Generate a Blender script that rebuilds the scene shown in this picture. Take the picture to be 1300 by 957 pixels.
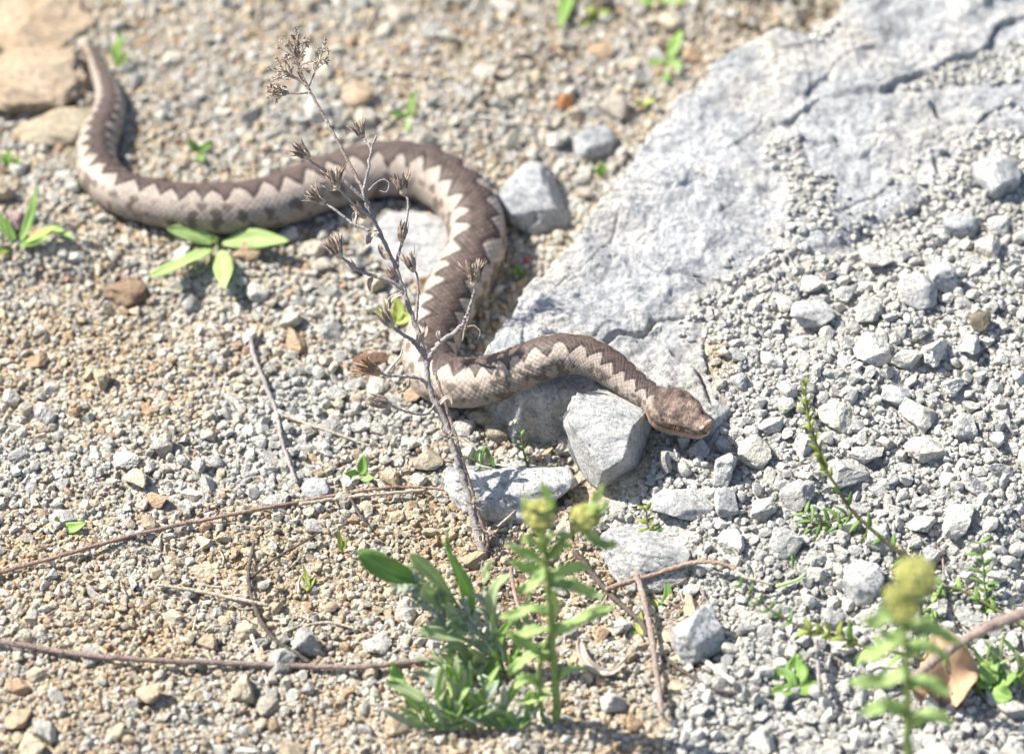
import bpy, bmesh, math, random
import numpy as np
from mathutils import Vector, Matrix, Euler

for o in list(bpy.data.objects): bpy.data.objects.remove(o, do_unlink=True)
S = bpy.context.scene
COL = S.collection
rng = np.random.default_rng(7)
random.seed(7)
R = math.radians

# ------------------------------------------------------------------ camera
PITCH = R(45); DIST = 2.0; LENS = 137.0
PW, PH = 1300.0, 957.0
FPX = LENS / 36.0 * PW
CAM = np.array([0.0, -DIST * math.cos(PITCH), DIST * math.sin(PITCH)])
FWD = np.array([0.0, math.cos(PITCH), -math.sin(PITCH)])
RGT = np.array([1.0, 0.0, 0.0])
UPV = np.array([0.0, math.sin(PITCH), math.cos(PITCH)])
cd = bpy.data.cameras.new('camera'); cam = bpy.data.objects.new('camera', cd); COL.objects.link(cam)
cam.location = CAM; cam.rotation_euler = (math.pi / 2 - PITCH, 0, 0)
cd.lens = LENS; cd.sensor_width = 36; cd.clip_start = 0.05; cd.clip_end = 500
cd.dof.use_dof = True; cd.dof.focus_distance = 1.925; cd.dof.aperture_fstop = 4.3; cd.dof.aperture_blades = 9
S.camera = cam
# ------------------------------------------------------------------ light
SUN_EL = R(46); SHADOW = R(-22)
L = Vector((math.cos(SHADOW) * math.cos(SUN_EL), math.sin(SHADOW) * math.cos(SUN_EL), -math.sin(SUN_EL)))
w = bpy.data.worlds.new('World'); S.world = w; w.use_nodes = True
sk = w.node_tree.nodes.new('ShaderNodeTexSky'); sk.sky_type = 'NISHITA'; sk.sun_disc = False
sk.sun_elevation = SUN_EL; sk.sun_rotation = math.atan2(-L.x, -L.y); sk.air_density = 1.0; sk.dust_density = 1.5
bgn = w.node_tree.nodes['Background']; w.node_tree.links.new(sk.outputs[0], bgn.inputs[0]); bgn.inputs[1].default_value = 0.09
sd = bpy.data.lights.new('sun', 'SUN'); sun = bpy.data.objects.new('sun', sd); COL.objects.link(sun)
sd.energy = 5.0; sd.angle = R(0.55); sd.color = (1.0, 0.95, 0.86)
sun.rotation_euler = (-L).to_track_quat('Z', 'Y').to_euler(); sun.location = (-1, 0.5, 2)
S.view_settings.view_transform = 'Standard'; S.view_settings.look = 'None'
S.view_settings.gamma = 1; S.view_settings.use_curve_mapping = False; S.view_settings.exposure = 1.0
S.render.engine = 'CYCLES'

# ------------------------------------------------------------------ pixel <-> place helpers
def rays(px, py):
    px = np.asarray(px, float); py = np.asarray(py, float)
    return FWD + ((px - PW / 2) / FPX)[..., None] * RGT + ((PH / 2 - py) / FPX)[..., None] * UPV
def at_depth(px, py, d):
    return CAM + rays(px, py) * np.asarray(d, float)[..., None]
def at_z(px, py, z):
    r = rays(px, py); return CAM + r * ((z - CAM[2]) / r[..., 2])[..., None]
def depth_of(p): return float(np.dot(np.asarray(p) - CAM, FWD))
def project(P):
    q = np.asarray(P) - CAM; d = q @ FWD
    return PW / 2 + (q @ RGT) / d * FPX, PH / 2 - (q @ UPV) / d * FPX
PXM = DIST / FPX          # metres per pixel near the middle

# ------------------------------------------------------------------ noise
def _h(ix, iy, iz, seed):
    n = (ix.astype(np.int64) * 374761393 + iy.astype(np.int64) * 668265263 + iz.astype(np.int64) * 2147483647 + seed * 974634777) & 0xffffffff
    n = ((n ^ (n >> 13)) * 1274126177) & 0xffffffff
    n = (n ^ (n >> 16)) & 0xffffff
    return n / float(0xffffff)
def vnoise(x, y, z=None, seed=0):
    x = np.asarray(x, float); y = np.asarray(y, float); z = np.zeros_like(x) if z is None else np.asarray(z, float)
    fx, fy, fz = np.floor(x), np.floor(y), np.floor(z)
    tx, ty, tz = x - fx, y - fy, z - fz
    tx, ty, tz = [t * t * t * (t * (t * 6 - 15) + 10) for t in (tx, ty, tz)]
    o = 0
    for a in (0, 1):
        for b in (0, 1):
            for c in (0, 1):
                o = o + _h(fx + a, fy + b, fz + c, seed) * (tx if a else 1 - tx) * (ty if b else 1 - ty) * (tz if c else 1 - tz)
    return o * 2 - 1
def fbm(x, y, z=None, seed=0, oct=4, gain=0.5):
    a, t, f = 1.0, 0, 1.0
    for i in range(oct):
        t = t + a * vnoise(x * f + 13.7 * i, y * f + 7.1 * i, None if z is None else z * f, seed + i * 17); a *= gain; f *= 2.03
    return t
def sstep(a, b, x):
    t = np.clip((x - a) / (b - a), 0, 1); return t * t * (3 - 2 * t)
def worley(x, y, seed=0):
    """distance to border between two nearest cells, id hash of nearest, and offset from its centre"""
    fx, fy = np.floor(x), np.floor(y)
    d1 = np.full(x.shape, 9.0); d2 = np.full(x.shape, 9.0); hid = np.zeros(x.shape); ox = np.zeros(x.shape); oy = np.zeros(x.shape)
    for a in (-1, 0, 1):
        for b in (-1, 0, 1):
            cx, cy = fx + a, fy + b; k = np.zeros_like(cx)
            qx = cx + 0.1 + 0.8 * _h(cx, cy, k, seed); qy = cy + 0.1 + 0.8 * _h(cx, cy, k + 1, seed)
            d = np.hypot(x - qx, y - qy); m = d < d1
            d2 = np.where(m, d1, np.minimum(d2, d)); hid = np.where(m, _h(cx, cy, k + 2, seed), hid)
            ox = np.where(m, x - qx, ox); oy = np.where(m, y - qy, oy); d1 = np.where(m, d, d1)
    return d1, d2 - d1, hid, ox, oy
def poly_sd(x, y, P):
    """signed distance, positive inside polygon P"""
    x = np.asarray(x, float); y = np.asarray(y, float)
    dm = np.full(x.shape, 1e9); ins = np.zeros(x.shape, bool); n = len(P)
    for i in range(n):
        ax, ay = P[i][:2]; bx, by = P[(i + 1) % n][:2]
        ex, ey = bx - ax, by - ay
        t = np.clip(((x - ax) * ex + (y - ay) * ey) / (ex * ex + ey * ey + 1e-12), 0, 1)
        dm = np.minimum(dm, np.hypot(x - ax - t * ex, y - ay - t * ey))
        c = ((ay > y) != (by > y)) & (x < (bx - ax) * (y - ay) / (by - ay + 1e-15) + ax)
        ins ^= c
    return np.where(ins, dm, -dm)
def line_sd(x, y, P):
    """unsigned distance to polyline, side (+ left of travel), and fraction along it"""
    dm = np.full(x.shape, 1e9); side = np.zeros(x.shape); fr = np.zeros(x.shape); n = len(P) - 1
    for i in range(n):
        ax, ay = P[i][:2]; bx, by = P[i + 1][:2]; ex, ey = bx - ax, by - ay
        t = np.clip(((x - ax) * ex + (y - ay) * ey) / (ex * ex + ey * ey + 1e-12), 0, 1)
        d = np.hypot(x - ax - t * ex, y - ay - t * ey); m = d < dm
        side = np.where(m, np.sign(ex * (y - ay) - ey * (x - ax)), side); fr = np.where(m, (i + t) / n, fr); dm = np.where(m, d, dm)
    return dm, side, fr

# ------------------------------------------------------------------ mesh + object helpers
def mesh_np(name, V, F, mat=None, col=None, smooth=False, uv=None):
    me = bpy.data.meshes.new(name)
    V = np.ascontiguousarray(V, dtype=np.float32); F = np.ascontiguousarray(F, dtype=np.int32); k = F.shape[1]
    me.vertices.add(len(V)); me.vertices.foreach_set('co', V.ravel())
    if k == 4 and (F[:, 2] == F[:, 3]).any():      # quads with a doubled corner are triangles
        tm = F[:, 2] == F[:, 3]; fl = np.concatenate([F[~tm].ravel(), F[tm][:, :3].ravel()]); nq, nt_ = int((~tm).sum()), int(tm.sum())
        ls = np.concatenate([np.arange(nq) * 4, nq * 4 + np.arange(nt_) * 3])
    else: fl = F.ravel(); ls = np.arange(0, F.size, k)
    me.loops.add(len(fl)); me.loops.foreach_set('vertex_index', np.ascontiguousarray(fl, dtype=np.int32))
    me.polygons.add(len(F)); me.polygons.foreach_set('loop_start', np.ascontiguousarray(ls, dtype=np.int32))
    if smooth: me.polygons.foreach_set('use_smooth', np.ones(len(F), dtype=bool))
    else: me.polygons.foreach_set('use_smooth', np.zeros(len(F), dtype=bool))
    if col is not None:
        a = me.attributes.new('Col', 'FLOAT_COLOR', 'POINT')
        c = np.ones((len(V), 4), np.float32); c[:, :3] = col; a.data.foreach_set('color', c.ravel())
    if uv is not None:
        u = me.uv_layers.new(name='UVMap'); u.data.foreach_set('uv', np.ascontiguousarray(uv[fl], dtype=np.float32).ravel())
    me.update(calc_edges=True); me.validate()
    if mat: me.materials.append(mat)
    return me
def obj(name, me, parent=None, loc=None, rot=None, scale=None):
    o = bpy.data.objects.new(name, me); COL.objects.link(o)
    if loc is not None: o.location = loc
    if rot is not None: o.rotation_euler = rot
    if scale is not None: o.scale = scale
    if parent is not None:
        o.parent = parent
    return o
def tag(o, label, cat, group=None):
    o['label'] = label; o['category'] = cat
    if group: o['group'] = group
    return o
def empty(name, loc, label, cat, group=None):
    o = bpy.data.objects.new(name, None); COL.objects.link(o); o.location = loc; o.empty_display_size = 0.01
    return tag(o, label, cat, group)
class MB:
    """collects tubes and leaf blades into one mesh"""
    def __init__(s): s.V = []; s.F = []; s.UV = []; s.n = 0
    def add(s, V, F, uv=None):
        V = np.asarray(V, float); s.V.append(V); s.F.append(np.asarray(F, int) + s.n); s.n += len(V)
        s.UV.append(np.zeros((len(V), 2)) if uv is None else uv)
        return s
    def tube(s, P, rad, k=7, wob=0.0, seed=0, cap=True):
        P = np.asarray(P, float); n = len(P); rad = np.broadcast_to(np.asarray(rad, float), (n,))
        T = np.gradient(P, axis=0); T /= np.linalg.norm(T, axis=1)[:, None] + 1e-12
        ref = np.array([0.31, 0.52, 0.8]);
        A = np.cross(T, ref); A /= np.linalg.norm(A, axis=1)[:, None] + 1e-12; B = np.cross(T, A)
        th = np.linspace(0, 2 * math.pi, k, endpoint=False)
        rr = np.random.default_rng(seed)
        rm = rad[:, None] * (1 + wob * (rr.random((n, k)) - 0.5) * 2)
        V = P[:, None, :] + rm[..., None] * (np.cos(th)[None, :, None] * A[:, None, :] + np.sin(th)[None, :, None] * B[:, None, :])
        V = V.reshape(-1, 3)
        i, j = np.meshgrid(np.arange(n - 1), np.arange(k), indexing='ij'); i = i.ravel(); j = j.ravel(); j2 = (j + 1) % k
        F = np.stack([i * k + j, i * k + j2, (i + 1) * k + j2, (i + 1) * k + j], 1)
        if cap:
            V = np.vstack([V, P[0] - T[0] * rad[0] * .5, P[-1] + T[-1] * rad[-1] * .8]); a, b = n * k, n * k + 1
            jj = np.arange(k); j3 = (jj + 1) % k
            F = np.vstack([F, np.stack([j3, jj, np.full(k, a), np.full(k, a)], 1), np.stack([(n - 1) * k + jj, (n - 1) * k + j3, np.full(k, b), np.full(k, b)], 1)])
        vv = np.concatenate([np.repeat(np.linspace(0, 1, n), k), [0, 1] if cap else []])
        s.add(V, F, np.stack([np.zeros(len(V)) + .5, vv], 1)); return s
    def blade(s, P, W, N, nx=6, ny=14, prof='oval', fold=0.25, wave=0.0, seed=0, thick=0.00028):
        """leaf along polyline P (world), half-width W, N = facing normal hint"""
        P = spline(P, ny + 1); N = np.asarray(N, float); N = N / np.linalg.norm(N)
        T = np.gradient(P, axis=0); T /= np.linalg.norm(T, axis=1)[:, None] + 1e-12
        Sd = np.cross(T, N); Sd /= np.linalg.norm(Sd, axis=1)[:, None] + 1e-12; U = np.cross(Sd, T)
        t = np.linspace(0, 1, ny + 1)
        pf = {'oval': np.sin(math.pi * np.clip(t, 0, 1) ** 0.85) ** 0.75, 'lance': np.sin(math.pi * t ** 0.7) ** 0.9,
              'linear': np.minimum(1, np.minimum(t * 6 + 0.35, (1 - t) * 5)) ** 0.7,
              'spat': (0.22 + 0.78 * sstep(0.15, 0.65, t)) * np.minimum(1, (1 - t) * 5.5) ** 0.55,
              'tooth': np.minimum(1, np.minimum(t * 5 + .4, (1 - t) * 4)) ** .7 * (0.68 + 0.45 * np.abs(np.sin(t * 17 + seed)))}[prof]
        wv = np.random.default_rng(seed).random(4) * 6
        v = np.linspace(-1, 1, nx + 1)
        hw = np.maximum(W * pf, W * 0.015)
        off = fold * np.abs(v)[None, :] * hw[:, None] + wave * W * np.sin(t * 9 + wv[0])[:, None] * (v ** 2)[None, :] * np.sign(v)[None, :]
        G = P[:, None, :] + (v[None, :] * hw[:, None])[..., None] * Sd[:, None, :] + off[..., None] * U[:, None, :]
        m = nx + 1; top = G.reshape(-1, 3); bot = (G - U[:, None, :] * thick).reshape(-1, 3)
        i, j = np.meshgrid(np.arange(ny), np.arange(nx), indexing='ij'); i = i.ravel(); j = j.ravel()
        Ft = np.stack([i * m + j, (i + 1) * m + j, (i + 1) * m + j + 1, i * m + j + 1], 1)
        Fb = Ft[:, ::-1] + len(top)
        b = np.concatenate([np.arange(m), np.arange(1, ny + 1) * m + nx, (ny * m + np.arange(nx))[::-1], np.arange(1, ny)[::-1] * m]); b2 = np.roll(b, -1)
        Fs = np.stack([b, b2, b2 + len(top), b + len(top)], 1)
        uv = np.stack([np.tile(v * .5 + .5, ny + 1), np.repeat(t, m)], 1)
        s.add(np.vstack([top, bot]), np.vstack([Ft, Fb, Fs]), np.vstack([uv, uv])); return s
    def obj(s, name, mat, parent=None, smooth=True, origin=None):
        V = np.vstack(s.V)
        if parent is not None: V = V - np.array(parent.matrix_world.translation if parent.parent is None else parent.location)
        off = None
        if parent is not None:
            pl = np.array(root_loc(parent)); V = np.vstack(s.V) - pl
        elif origin is not None:
            V = V - np.asarray(origin); off = origin
        me = mesh_np(name, V, np.vstack(s.F), mat, smooth=smooth, uv=np.vstack(s.UV))
        return obj(name, me, parent, loc=off)
def root_loc(o):
    l = np.zeros(3)
    while o is not None: l = l + np.array(o.location); o = o.parent
    return l
def spline(P, n):
    """centripetal-ish Catmull-Rom through rows of P (any number of columns), n samples evenly by length"""
    P = np.asarray(P, float)
    if len(P) == 2: P = np.vstack([P[0], P.mean(0), P[1]])
    Q = np.vstack([2 * P[0] - P[1], P, 2 * P[-1] - P[-2]]); out = []
    for i in range(1, len(Q) - 2):
        t = np.linspace(0, 1, 24, endpoint=False)[:, None]; a, b, c, d = Q[i - 1], Q[i], Q[i + 1], Q[i + 2]
        out.append(0.5 * ((2 * b) + (c - a) * t + (2 * a - 5 * b + 4 * c - d) * t ** 2 + (3 * b - a - 3 * c + d) * t ** 3))
    out = np.vstack(out + [P[-1:]])
    l = np.concatenate([[0], np.cumsum(np.linalg.norm(np.diff(out[:, :3], axis=0), axis=1))])
    s = np.linspace(0, l[-1], n)
    return np.stack([np.interp(s, l, out[:, k]) for k in range(out.shape[1])], 1)

# ------------------------------------------------------------------ materials
def nodes(m):
    m.use_nodes = True; return m.node_tree.nodes, m.node_tree.links, m.node_tree.nodes['Principled BSDF']
def N(nt, t, **kw):
    n = nt.new(t)
    for k, v in kw.items():
        if k.startswith('i_'): n.inputs[int(k[2:]) if k[2:].isdigit() else k[2:].replace('_', ' ')].default_value = v
        else: setattr(n, k, v)
    return n
def ramp(nt, stops):
    r = nt.new('ShaderNodeValToRGB'); e = r.color_ramp.elements
    while len(e) < len(stops): e.new(0.5)
    for q, (p, c) in zip(e, stops): q.position = p; q.color = (*c, 1) if len(c) == 3 else c
    return r
def mixc(nt, lk, fac, a, b, mode='MIX'):
    m = nt.new('ShaderNodeMix'); m.data_type = 'RGBA'; m.blend_type = mode; m.clamp_factor = True
    for s, v in ((m.inputs[0], fac), (m.inputs[6], a), (m.inputs[7], b)):
        if hasattr(v, 'is_linked') or hasattr(v, 'links'): lk.new(v, s)
        else: s.default_value = v if not isinstance(v, tuple) else (*v, 1)[:4]
    return m.outputs[2]
def noise(nt, lk, pos, scale, detail=4, rough=0.55):
    n = N(nt, 'ShaderNodeTexNoise'); n.inputs['Scale'].default_value = scale; n.inputs['Detail'].default_value = detail; n.inputs['Roughness'].default_value = rough
    lk.new(pos, n.inputs['Vector']); return n.outputs['Fac']
def bump(nt, lk, bsdf, *hs):
    prev = None
    for h, st, d in hs:
        b = N(nt, 'ShaderNodeBump'); b.inputs['Strength'].default_value = st; b.inputs['Distance'].default_value = d; lk.new(h, b.inputs['Height'])
        if prev: lk.new(prev, b.inputs['Normal'])
        prev = b.outputs[0]
    lk.new(prev, bsdf.inputs['Normal'])
def stone_mat(name, source='attr', speck=0.55, scale=1.0):
    m = bpy.data.materials.new(name); nt, lk, bs = nodes(m)
    g = N(nt, 'ShaderNodeNewGeometry').outputs['Position']
    if source == 'attr': c = N(nt, 'ShaderNodeAttribute', attribute_name='Col').outputs['Color']
    elif source == 'obj': c = N(nt, 'ShaderNodeObjectInfo').outputs['Color']
    big = ramp(nt, [(0.3, (0.66, 0.66, 0.68)), (0.5, (.98, .98, .98)), (0.7, (1.2, 1.16, 1.08))]); lk.new(noise(nt, lk, g, 330 * scale, 4, .6), big.inputs[0])
    c = mixc(nt, lk, 1.0, c, big.outputs[0], 'MULTIPLY')
    f = ramp(nt, [(0.38, (1, 1, 1)), (0.45, (0, 0, 0))]); lk.new(noise(nt, lk, g, 1000 * scale, 3, .6), f.inputs[0])
    fm = N(nt, 'ShaderNodeMath', operation='MULTIPLY'); lk.new(f.outputs[0], fm.inputs[0]); fm.inputs[1].default_value = speck
    c = mixc(nt, lk, fm.outputs[0], c, (0.16, 0.16, 0.17))
    lk.new(c, bs.inputs['Base Color']); bs.inputs['Roughness'].default_value = 0.85; bs.inputs['Specular IOR Level'].default_value = 0.25
    bump(nt, lk, bs, (noise(nt, lk, g, 430 * scale, 5, .7), 1.0, 0.0024 / scale))
    return m
M = {}
M['gravel'] = stone_mat('gravel_stone', 'attr')
M['stone'] = stone_mat('loose_stone', 'obj')
def slab_material(name, base, warm, dark, wf=(0.5, 0.72)):
    m = bpy.data.materials.new(name); nt, lk, bs = nodes(m)
    g = N(nt, 'ShaderNodeNewGeometry').outputs['Position']
    mp = N(nt, 'ShaderNodeMapping'); lk.new(g, mp.inputs[0]); mp.inputs['Rotation'].default_value = (0, 0, .6); mp.inputs['Scale'].default_value = (1, 2.6, 1); gs = mp.outputs[0]
    r1 = ramp(nt, [(0.32, tuple(v * .74 for v in base)), (0.5, base), (0.68, tuple(min(.72, v * 1.2) for v in base))]); lk.new(noise(nt, lk, g, 34, 7, .66), r1.inputs[0])
    r2 = ramp(nt, [(wf[0], (0, 0, 0)), (wf[1], (.8, .8, .8))]); lk.new(noise(nt, lk, g, 17, 6, .7), r2.inputs[0])
    c = mixc(nt, lk, r2.outputs[0], r1.outputs[0], warm)
    r6 = ramp(nt, [(0.34, (.62, .64, .68)), (0.47, (1, 1, 1)), (0.7, (1.1, 1.09, 1.07))]); lk.new(noise(nt, lk, gs, 70, 6, .7), r6.inputs[0])
    c = mixc(nt, lk, 1.0, c, r6.outputs[0], 'MULTIPLY')
    r3 = ramp(nt, [(0.3, (.6, .61, .63)), (0.48, (1, 1, 1)), (0.66, (1.26, 1.24, 1.2))]); lk.new(noise(nt, lk, g, 360, 4, .65), r3.inputs[0])
    c = mixc(nt, lk, 1.0, c, r3.outputs[0], 'MULTIPLY')
    r4 = ramp(nt, [(0.35, (.9, .9, .9)), (0.42, (0, 0, 0))]); lk.new(noise(nt, lk, g, 620, 3, .62), r4.inputs[0])
    r5 = ramp(nt, [(0.38, (.1, .1, .1)), (0.6, (1, 1, 1))]); lk.new(noise(nt, lk, g, 45, 3, .6), r5.inputs[0])
    mm = N(nt, 'ShaderNodeMath', operation='MULTIPLY'); lk.new(r4.outputs[0], mm.inputs[0]); lk.new(r5.outputs[0], mm.inputs[1])
    c = mixc(nt, lk, mm.outputs[0], c, dark)
    lk.new(c, bs.inputs['Base Color']); bs.inputs['Roughness'].default_value = 0.8; bs.inputs['Specular IOR Level'].default_value = 0.25
    bump(nt, lk, bs, (noise(nt, lk, g, 130, 7, .72), 1.0, .0045), (noise(nt, lk, g, 620, 4, .7), .9, .0014))
    return m
M['slab'] = slab_material('pale_rock', (0.51, 0.525, 0.54), (0.60, 0.54, 0.455), (0.13, 0.14, 0.16), (.47, .68))
M['block'] = slab_material('pale_block', (0.565, 0.57, 0.565), (0.61, 0.56, 0.47), (0.12, 0.13, 0.15), (.56, .76))
M['sandstone'] = slab_material('tan_rock', (0.55, 0.42, 0.29), (0.52, 0.45, 0.36), (0.28, 0.2, 0.14))
M['cream'] = slab_material('cream_rock', (0.52, 0.47, 0.36), (0.52, 0.40, 0.26), (0.25, 0.2, 0.13))

def ground_material():
    m = bpy.data.materials.new('sandy_soil'); nt, lk, bs = nodes(m)
    g = N(nt, 'ShaderNodeNewGeometry').outputs['Position']
    col = N(nt, 'ShaderNodeAttribute', attribute_name='Col').outputs['Color']
    v = N(nt, 'ShaderNodeTexVoronoi'); v.inputs['Scale'].default_value = 520; lk.new(g, v.inputs['Vector'])
    hs = N(nt, 'ShaderNodeSeparateColor'); lk.new(v.outputs['Color'], hs.inputs[0])
    r = ramp(nt, [(0.0, (.62, .6, .58)), (0.5, (1, 1, 1)), (1.0, (1.3, 1.27, 1.22))]); lk.new(hs.outputs[0], r.inputs[0])
    c = mixc(nt, lk, 1.0, col, r.outputs[0], 'MULTIPLY')
    v2 = N(nt, 'ShaderNodeTexVoronoi'); v2.inputs['Scale'].default_value = 170; lk.new(g, v2.inputs['Vector']); h2 = N(nt, 'ShaderNodeSeparateColor'); lk.new(v2.outputs['Color'], h2.inputs[0])
    r2 = ramp(nt, [(0.0, (.7, .68, .66)), (0.6, (1, 1, 1)), (1.0, (1.25, 1.25, 1.22))]); lk.new(h2.outputs[0], r2.inputs[0]); c = mixc(nt, lk, 1.0, c, r2.outputs[0], 'MULTIPLY')
    lk.new(c, bs.inputs['Base Color']); bs.inputs['Roughness'].default_value = .95; bs.inputs['Specular IOR Level'].default_value = .15
    inv = N(nt, 'ShaderNodeMath', operation='SUBTRACT'); inv.inputs[0].default_value = 1; lk.new(v.outputs['Distance'], inv.inputs[1])
    bump(nt, lk, bs, (noise(nt, lk, g, 260, 5, .65), .8, .002), (inv.outputs[0], .8, .0012), (v2.outputs['Distance'], -.8 if False else .6, .002))
    return m
M['ground'] = ground_material()

def leaf_mat(name, c1, c2, rough=.5, trans=.35, vein=True, downy=0.0):
    m = bpy.data.materials.new(name); nt, lk, bs = nodes(m)
    g = N(nt, 'ShaderNodeNewGeometry').outputs['Position']; uv = N(nt, 'ShaderNodeUVMap').outputs[0]
    rnd = N(nt, 'ShaderNodeNewGeometry').outputs['Random Per Island']
    nf = noise(nt, lk, g, 130, 3)
    ad = N(nt, 'ShaderNodeMath', operation='MULTIPLY_ADD'); lk.new(rnd, ad.inputs[0]); ad.inputs[1].default_value = .6; lk.new(nf, ad.inputs[2])
    r = ramp(nt, [(0.35, c1), (1.0, c2)]); lk.new(ad.outputs[0], r.inputs[0]); c = r.outputs[0]
    if not vein:
        q = ramp(nt, [(.3, (.6, .58, .56)), (.5, (1, 1, 1)), (.7, (1.3, 1.3, 1.3))]); lk.new(noise(nt, lk, g, 900, 4, .7), q.inputs[0]); c = mixc(nt, lk, 1.0, c, q.outputs[0], 'MULTIPLY')
    if vein:
        sx = N(nt, 'ShaderNodeSeparateXYZ'); lk.new(uv, sx.inputs[0])
        a = N(nt, 'ShaderNodeMath', operation='SUBTRACT'); lk.new(sx.outputs[0], a.inputs[0]); a.inputs[1].default_value = .5
        b = N(nt, 'ShaderNodeMath', operation='ABSOLUTE'); lk.new(a.outputs[0], b.inputs[0])
        rr = ramp(nt, [(0.0, (.6, .6, .6)), (0.09, (0, 0, 0))]); lk.new(b.outputs[0], rr.inputs[0])
        c = mixc(nt, lk, rr.outputs[0], c, tuple(min(1, v * 1.5 + .04) for v in c2))
    lk.new(c, bs.inputs['Base Color']); bs.inputs['Roughness'].default_value = rough; bs.inputs['Specular IOR Level'].default_value = .35
    if downy: bs.inputs['Sheen Weight'].default_value = downy; bs.inputs['Sheen Roughness'].default_value = .5
    bump(nt, lk, bs, (noise(nt, lk, g, 700, 4, .65), .4 if vein else 1.0, .0005 if vein else .0014))
    if trans:
        t = N(nt, 'ShaderNodeBsdfTranslucent'); tc = mixc(nt, lk, 1.0, c, (1.25, 1.35, .6), 'MULTIPLY'); lk.new(tc, t.inputs[0])
        mx = N(nt, 'ShaderNodeMixShader'); mx.inputs[0].default_value = trans; lk.new(bs.outputs[0], mx.inputs[1]); lk.new(t.outputs[0], mx.inputs[2])
        lk.new(mx.outputs[0], nt['Material Output'].inputs[0])
    return m
M['leaf'] = leaf_mat('fresh_leaf', (.17, .30, .065), (.33, .50, .15))
M['leaf_soft'] = leaf_mat('soft_leaf', (.24, .35, .10), (.44, .56, .24), rough=.65)
M['leaf_yellow'] = leaf_mat('yellowish_leaf', (.26, .33, .06), (.42, .48, .13))
M['leaf_dark'] = leaf_mat('dark_leaf', (.13, .25, .055), (.23, .37, .11), trans=.38)
M['leaf_silver'] = leaf_mat('downy_leaf', (.25, .33, .15), (.42, .50, .29), rough=.75, trans=.36, downy=.4)
M['leaf_pale'] = leaf_mat('woolly_leaf', (.26, .33, .24), (.42, .48, .38), rough=.85, trans=.25, downy=.5)
M['stem_green'] = leaf_mat('green_stem', (.16, .24, .06), (.26, .36, .12), trans=0, vein=False)
M['stem_olive'] = leaf_mat('olive_stem', (.12, .12, .05), (.20, .19, .08), trans=0, vein=False)
M['bud'] = leaf_mat('yellow_bud', (.32, .34, .09), (.48, .47, .16), rough=.7, trans=0, vein=False)
M['dead'] = leaf_mat('dead_leaf', (.36, .22, .12), (.60, .42, .27), rough=.7, trans=.2)
M['dead_pale'] = leaf_mat('bleached_leaf', (.30, .25, .205), (.45, .39, .335), rough=.7, trans=.15)
M['twig'] = leaf_mat('brown_twig', (.18, .125, .10), (.38, .30, .265), rough=.8, trans=0, vein=False)
M['twig_red'] = leaf_mat('reddish_twig', (.22, .13, .095), (.40, .29, .235), rough=.7, trans=0, vein=False)
M['twig_grey'] = leaf_mat('grey_twig', (.17, .15, .14), (.42, .38, .37), rough=.85, trans=0, vein=False)
M['twig_dark'] = leaf_mat('dark_twig', (.055, .045, .04), (.13, .105, .09), rough=.85, trans=0, vein=False)
M['straw'] = leaf_mat('straw', (.34, .28, .20), (.52, .46, .37), rough=.7, trans=0, vein=False)
M['husk'] = leaf_mat('dry_husk', (.20, .14, .10), (.58, .48, .39), rough=.8, trans=.08, vein=False)
M['husk_rust'] = leaf_mat('rusty_husk', (.26, .15, .09), (.50, .33, .22), rough=.8, trans=.1, vein=False)

# ------------------------------------------------------------------ terrain
def slab_plane(x, y): return 0.029 + 0.085 * (y + 0.02) + 0.012 * x
def px_on_plane(pts, dz=0.0):
    out = []
    for (px, py) in pts:
        z = 0.03
        for _ in range(8): p = at_z(px, py, z); z = float(slab_plane(p[0], p[1])) + dz
        out.append((p[0], p[1]))
    return out
SLAB = px_on_plane([(612, 468), (610, 440), (627, 410), (662, 365), (703, 322), (735, 292), (752, 266), (768, 236), (800, 190), (838, 140), (872, 100), (905, 72), (935, 47), (985, 30),
                    (1022, 36), (1052, 30), (1072, -6), (1090, -60), (1180, -120), (1400, -160), (1560, 60), (1420, 170), (1310, 205), (1262, 232), (1210, 262), (1150, 292), (1085, 318), (1030, 332),
                    (985, 352), (950, 372), (925, 398), (905, 430), (905, 470), (935, 520), (900, 560), (830, 540), (790, 520), (745, 496), (722, 502), (690, 512), (655, 510), (632, 492)])
RIGHT = SLAB[:20] + px_on_plane([(1700, 60), (1700, 1150), (900, 1200)]) + [tuple(at_z(px, py, 0.004)[:2]) for px, py in [(850, 1000), (840, 880), (880, 790), (770, 700), (735, 640), (715, 575), (700, 535)]] + SLAB[-4:]
LEDGES = [(px_on_plane([(1048, 118), (1078, 119), (1110, 113), (1142, 101), (1180, 86), (1205, 70), (1240, 60), (1270, 36), (1315, 8)]), 0.0034),
          (px_on_plane([(905, 372), (950, 352), (1000, 322), (1060, 305), (1120, 280), (1170, 246), (1240, 232)]), 0.0012),
          (px_on_plane([(930, 150), (985, 160), (1020, 140), (1030, 105), (1015, 60), (985, 30)]), 0.0012)]
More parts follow.
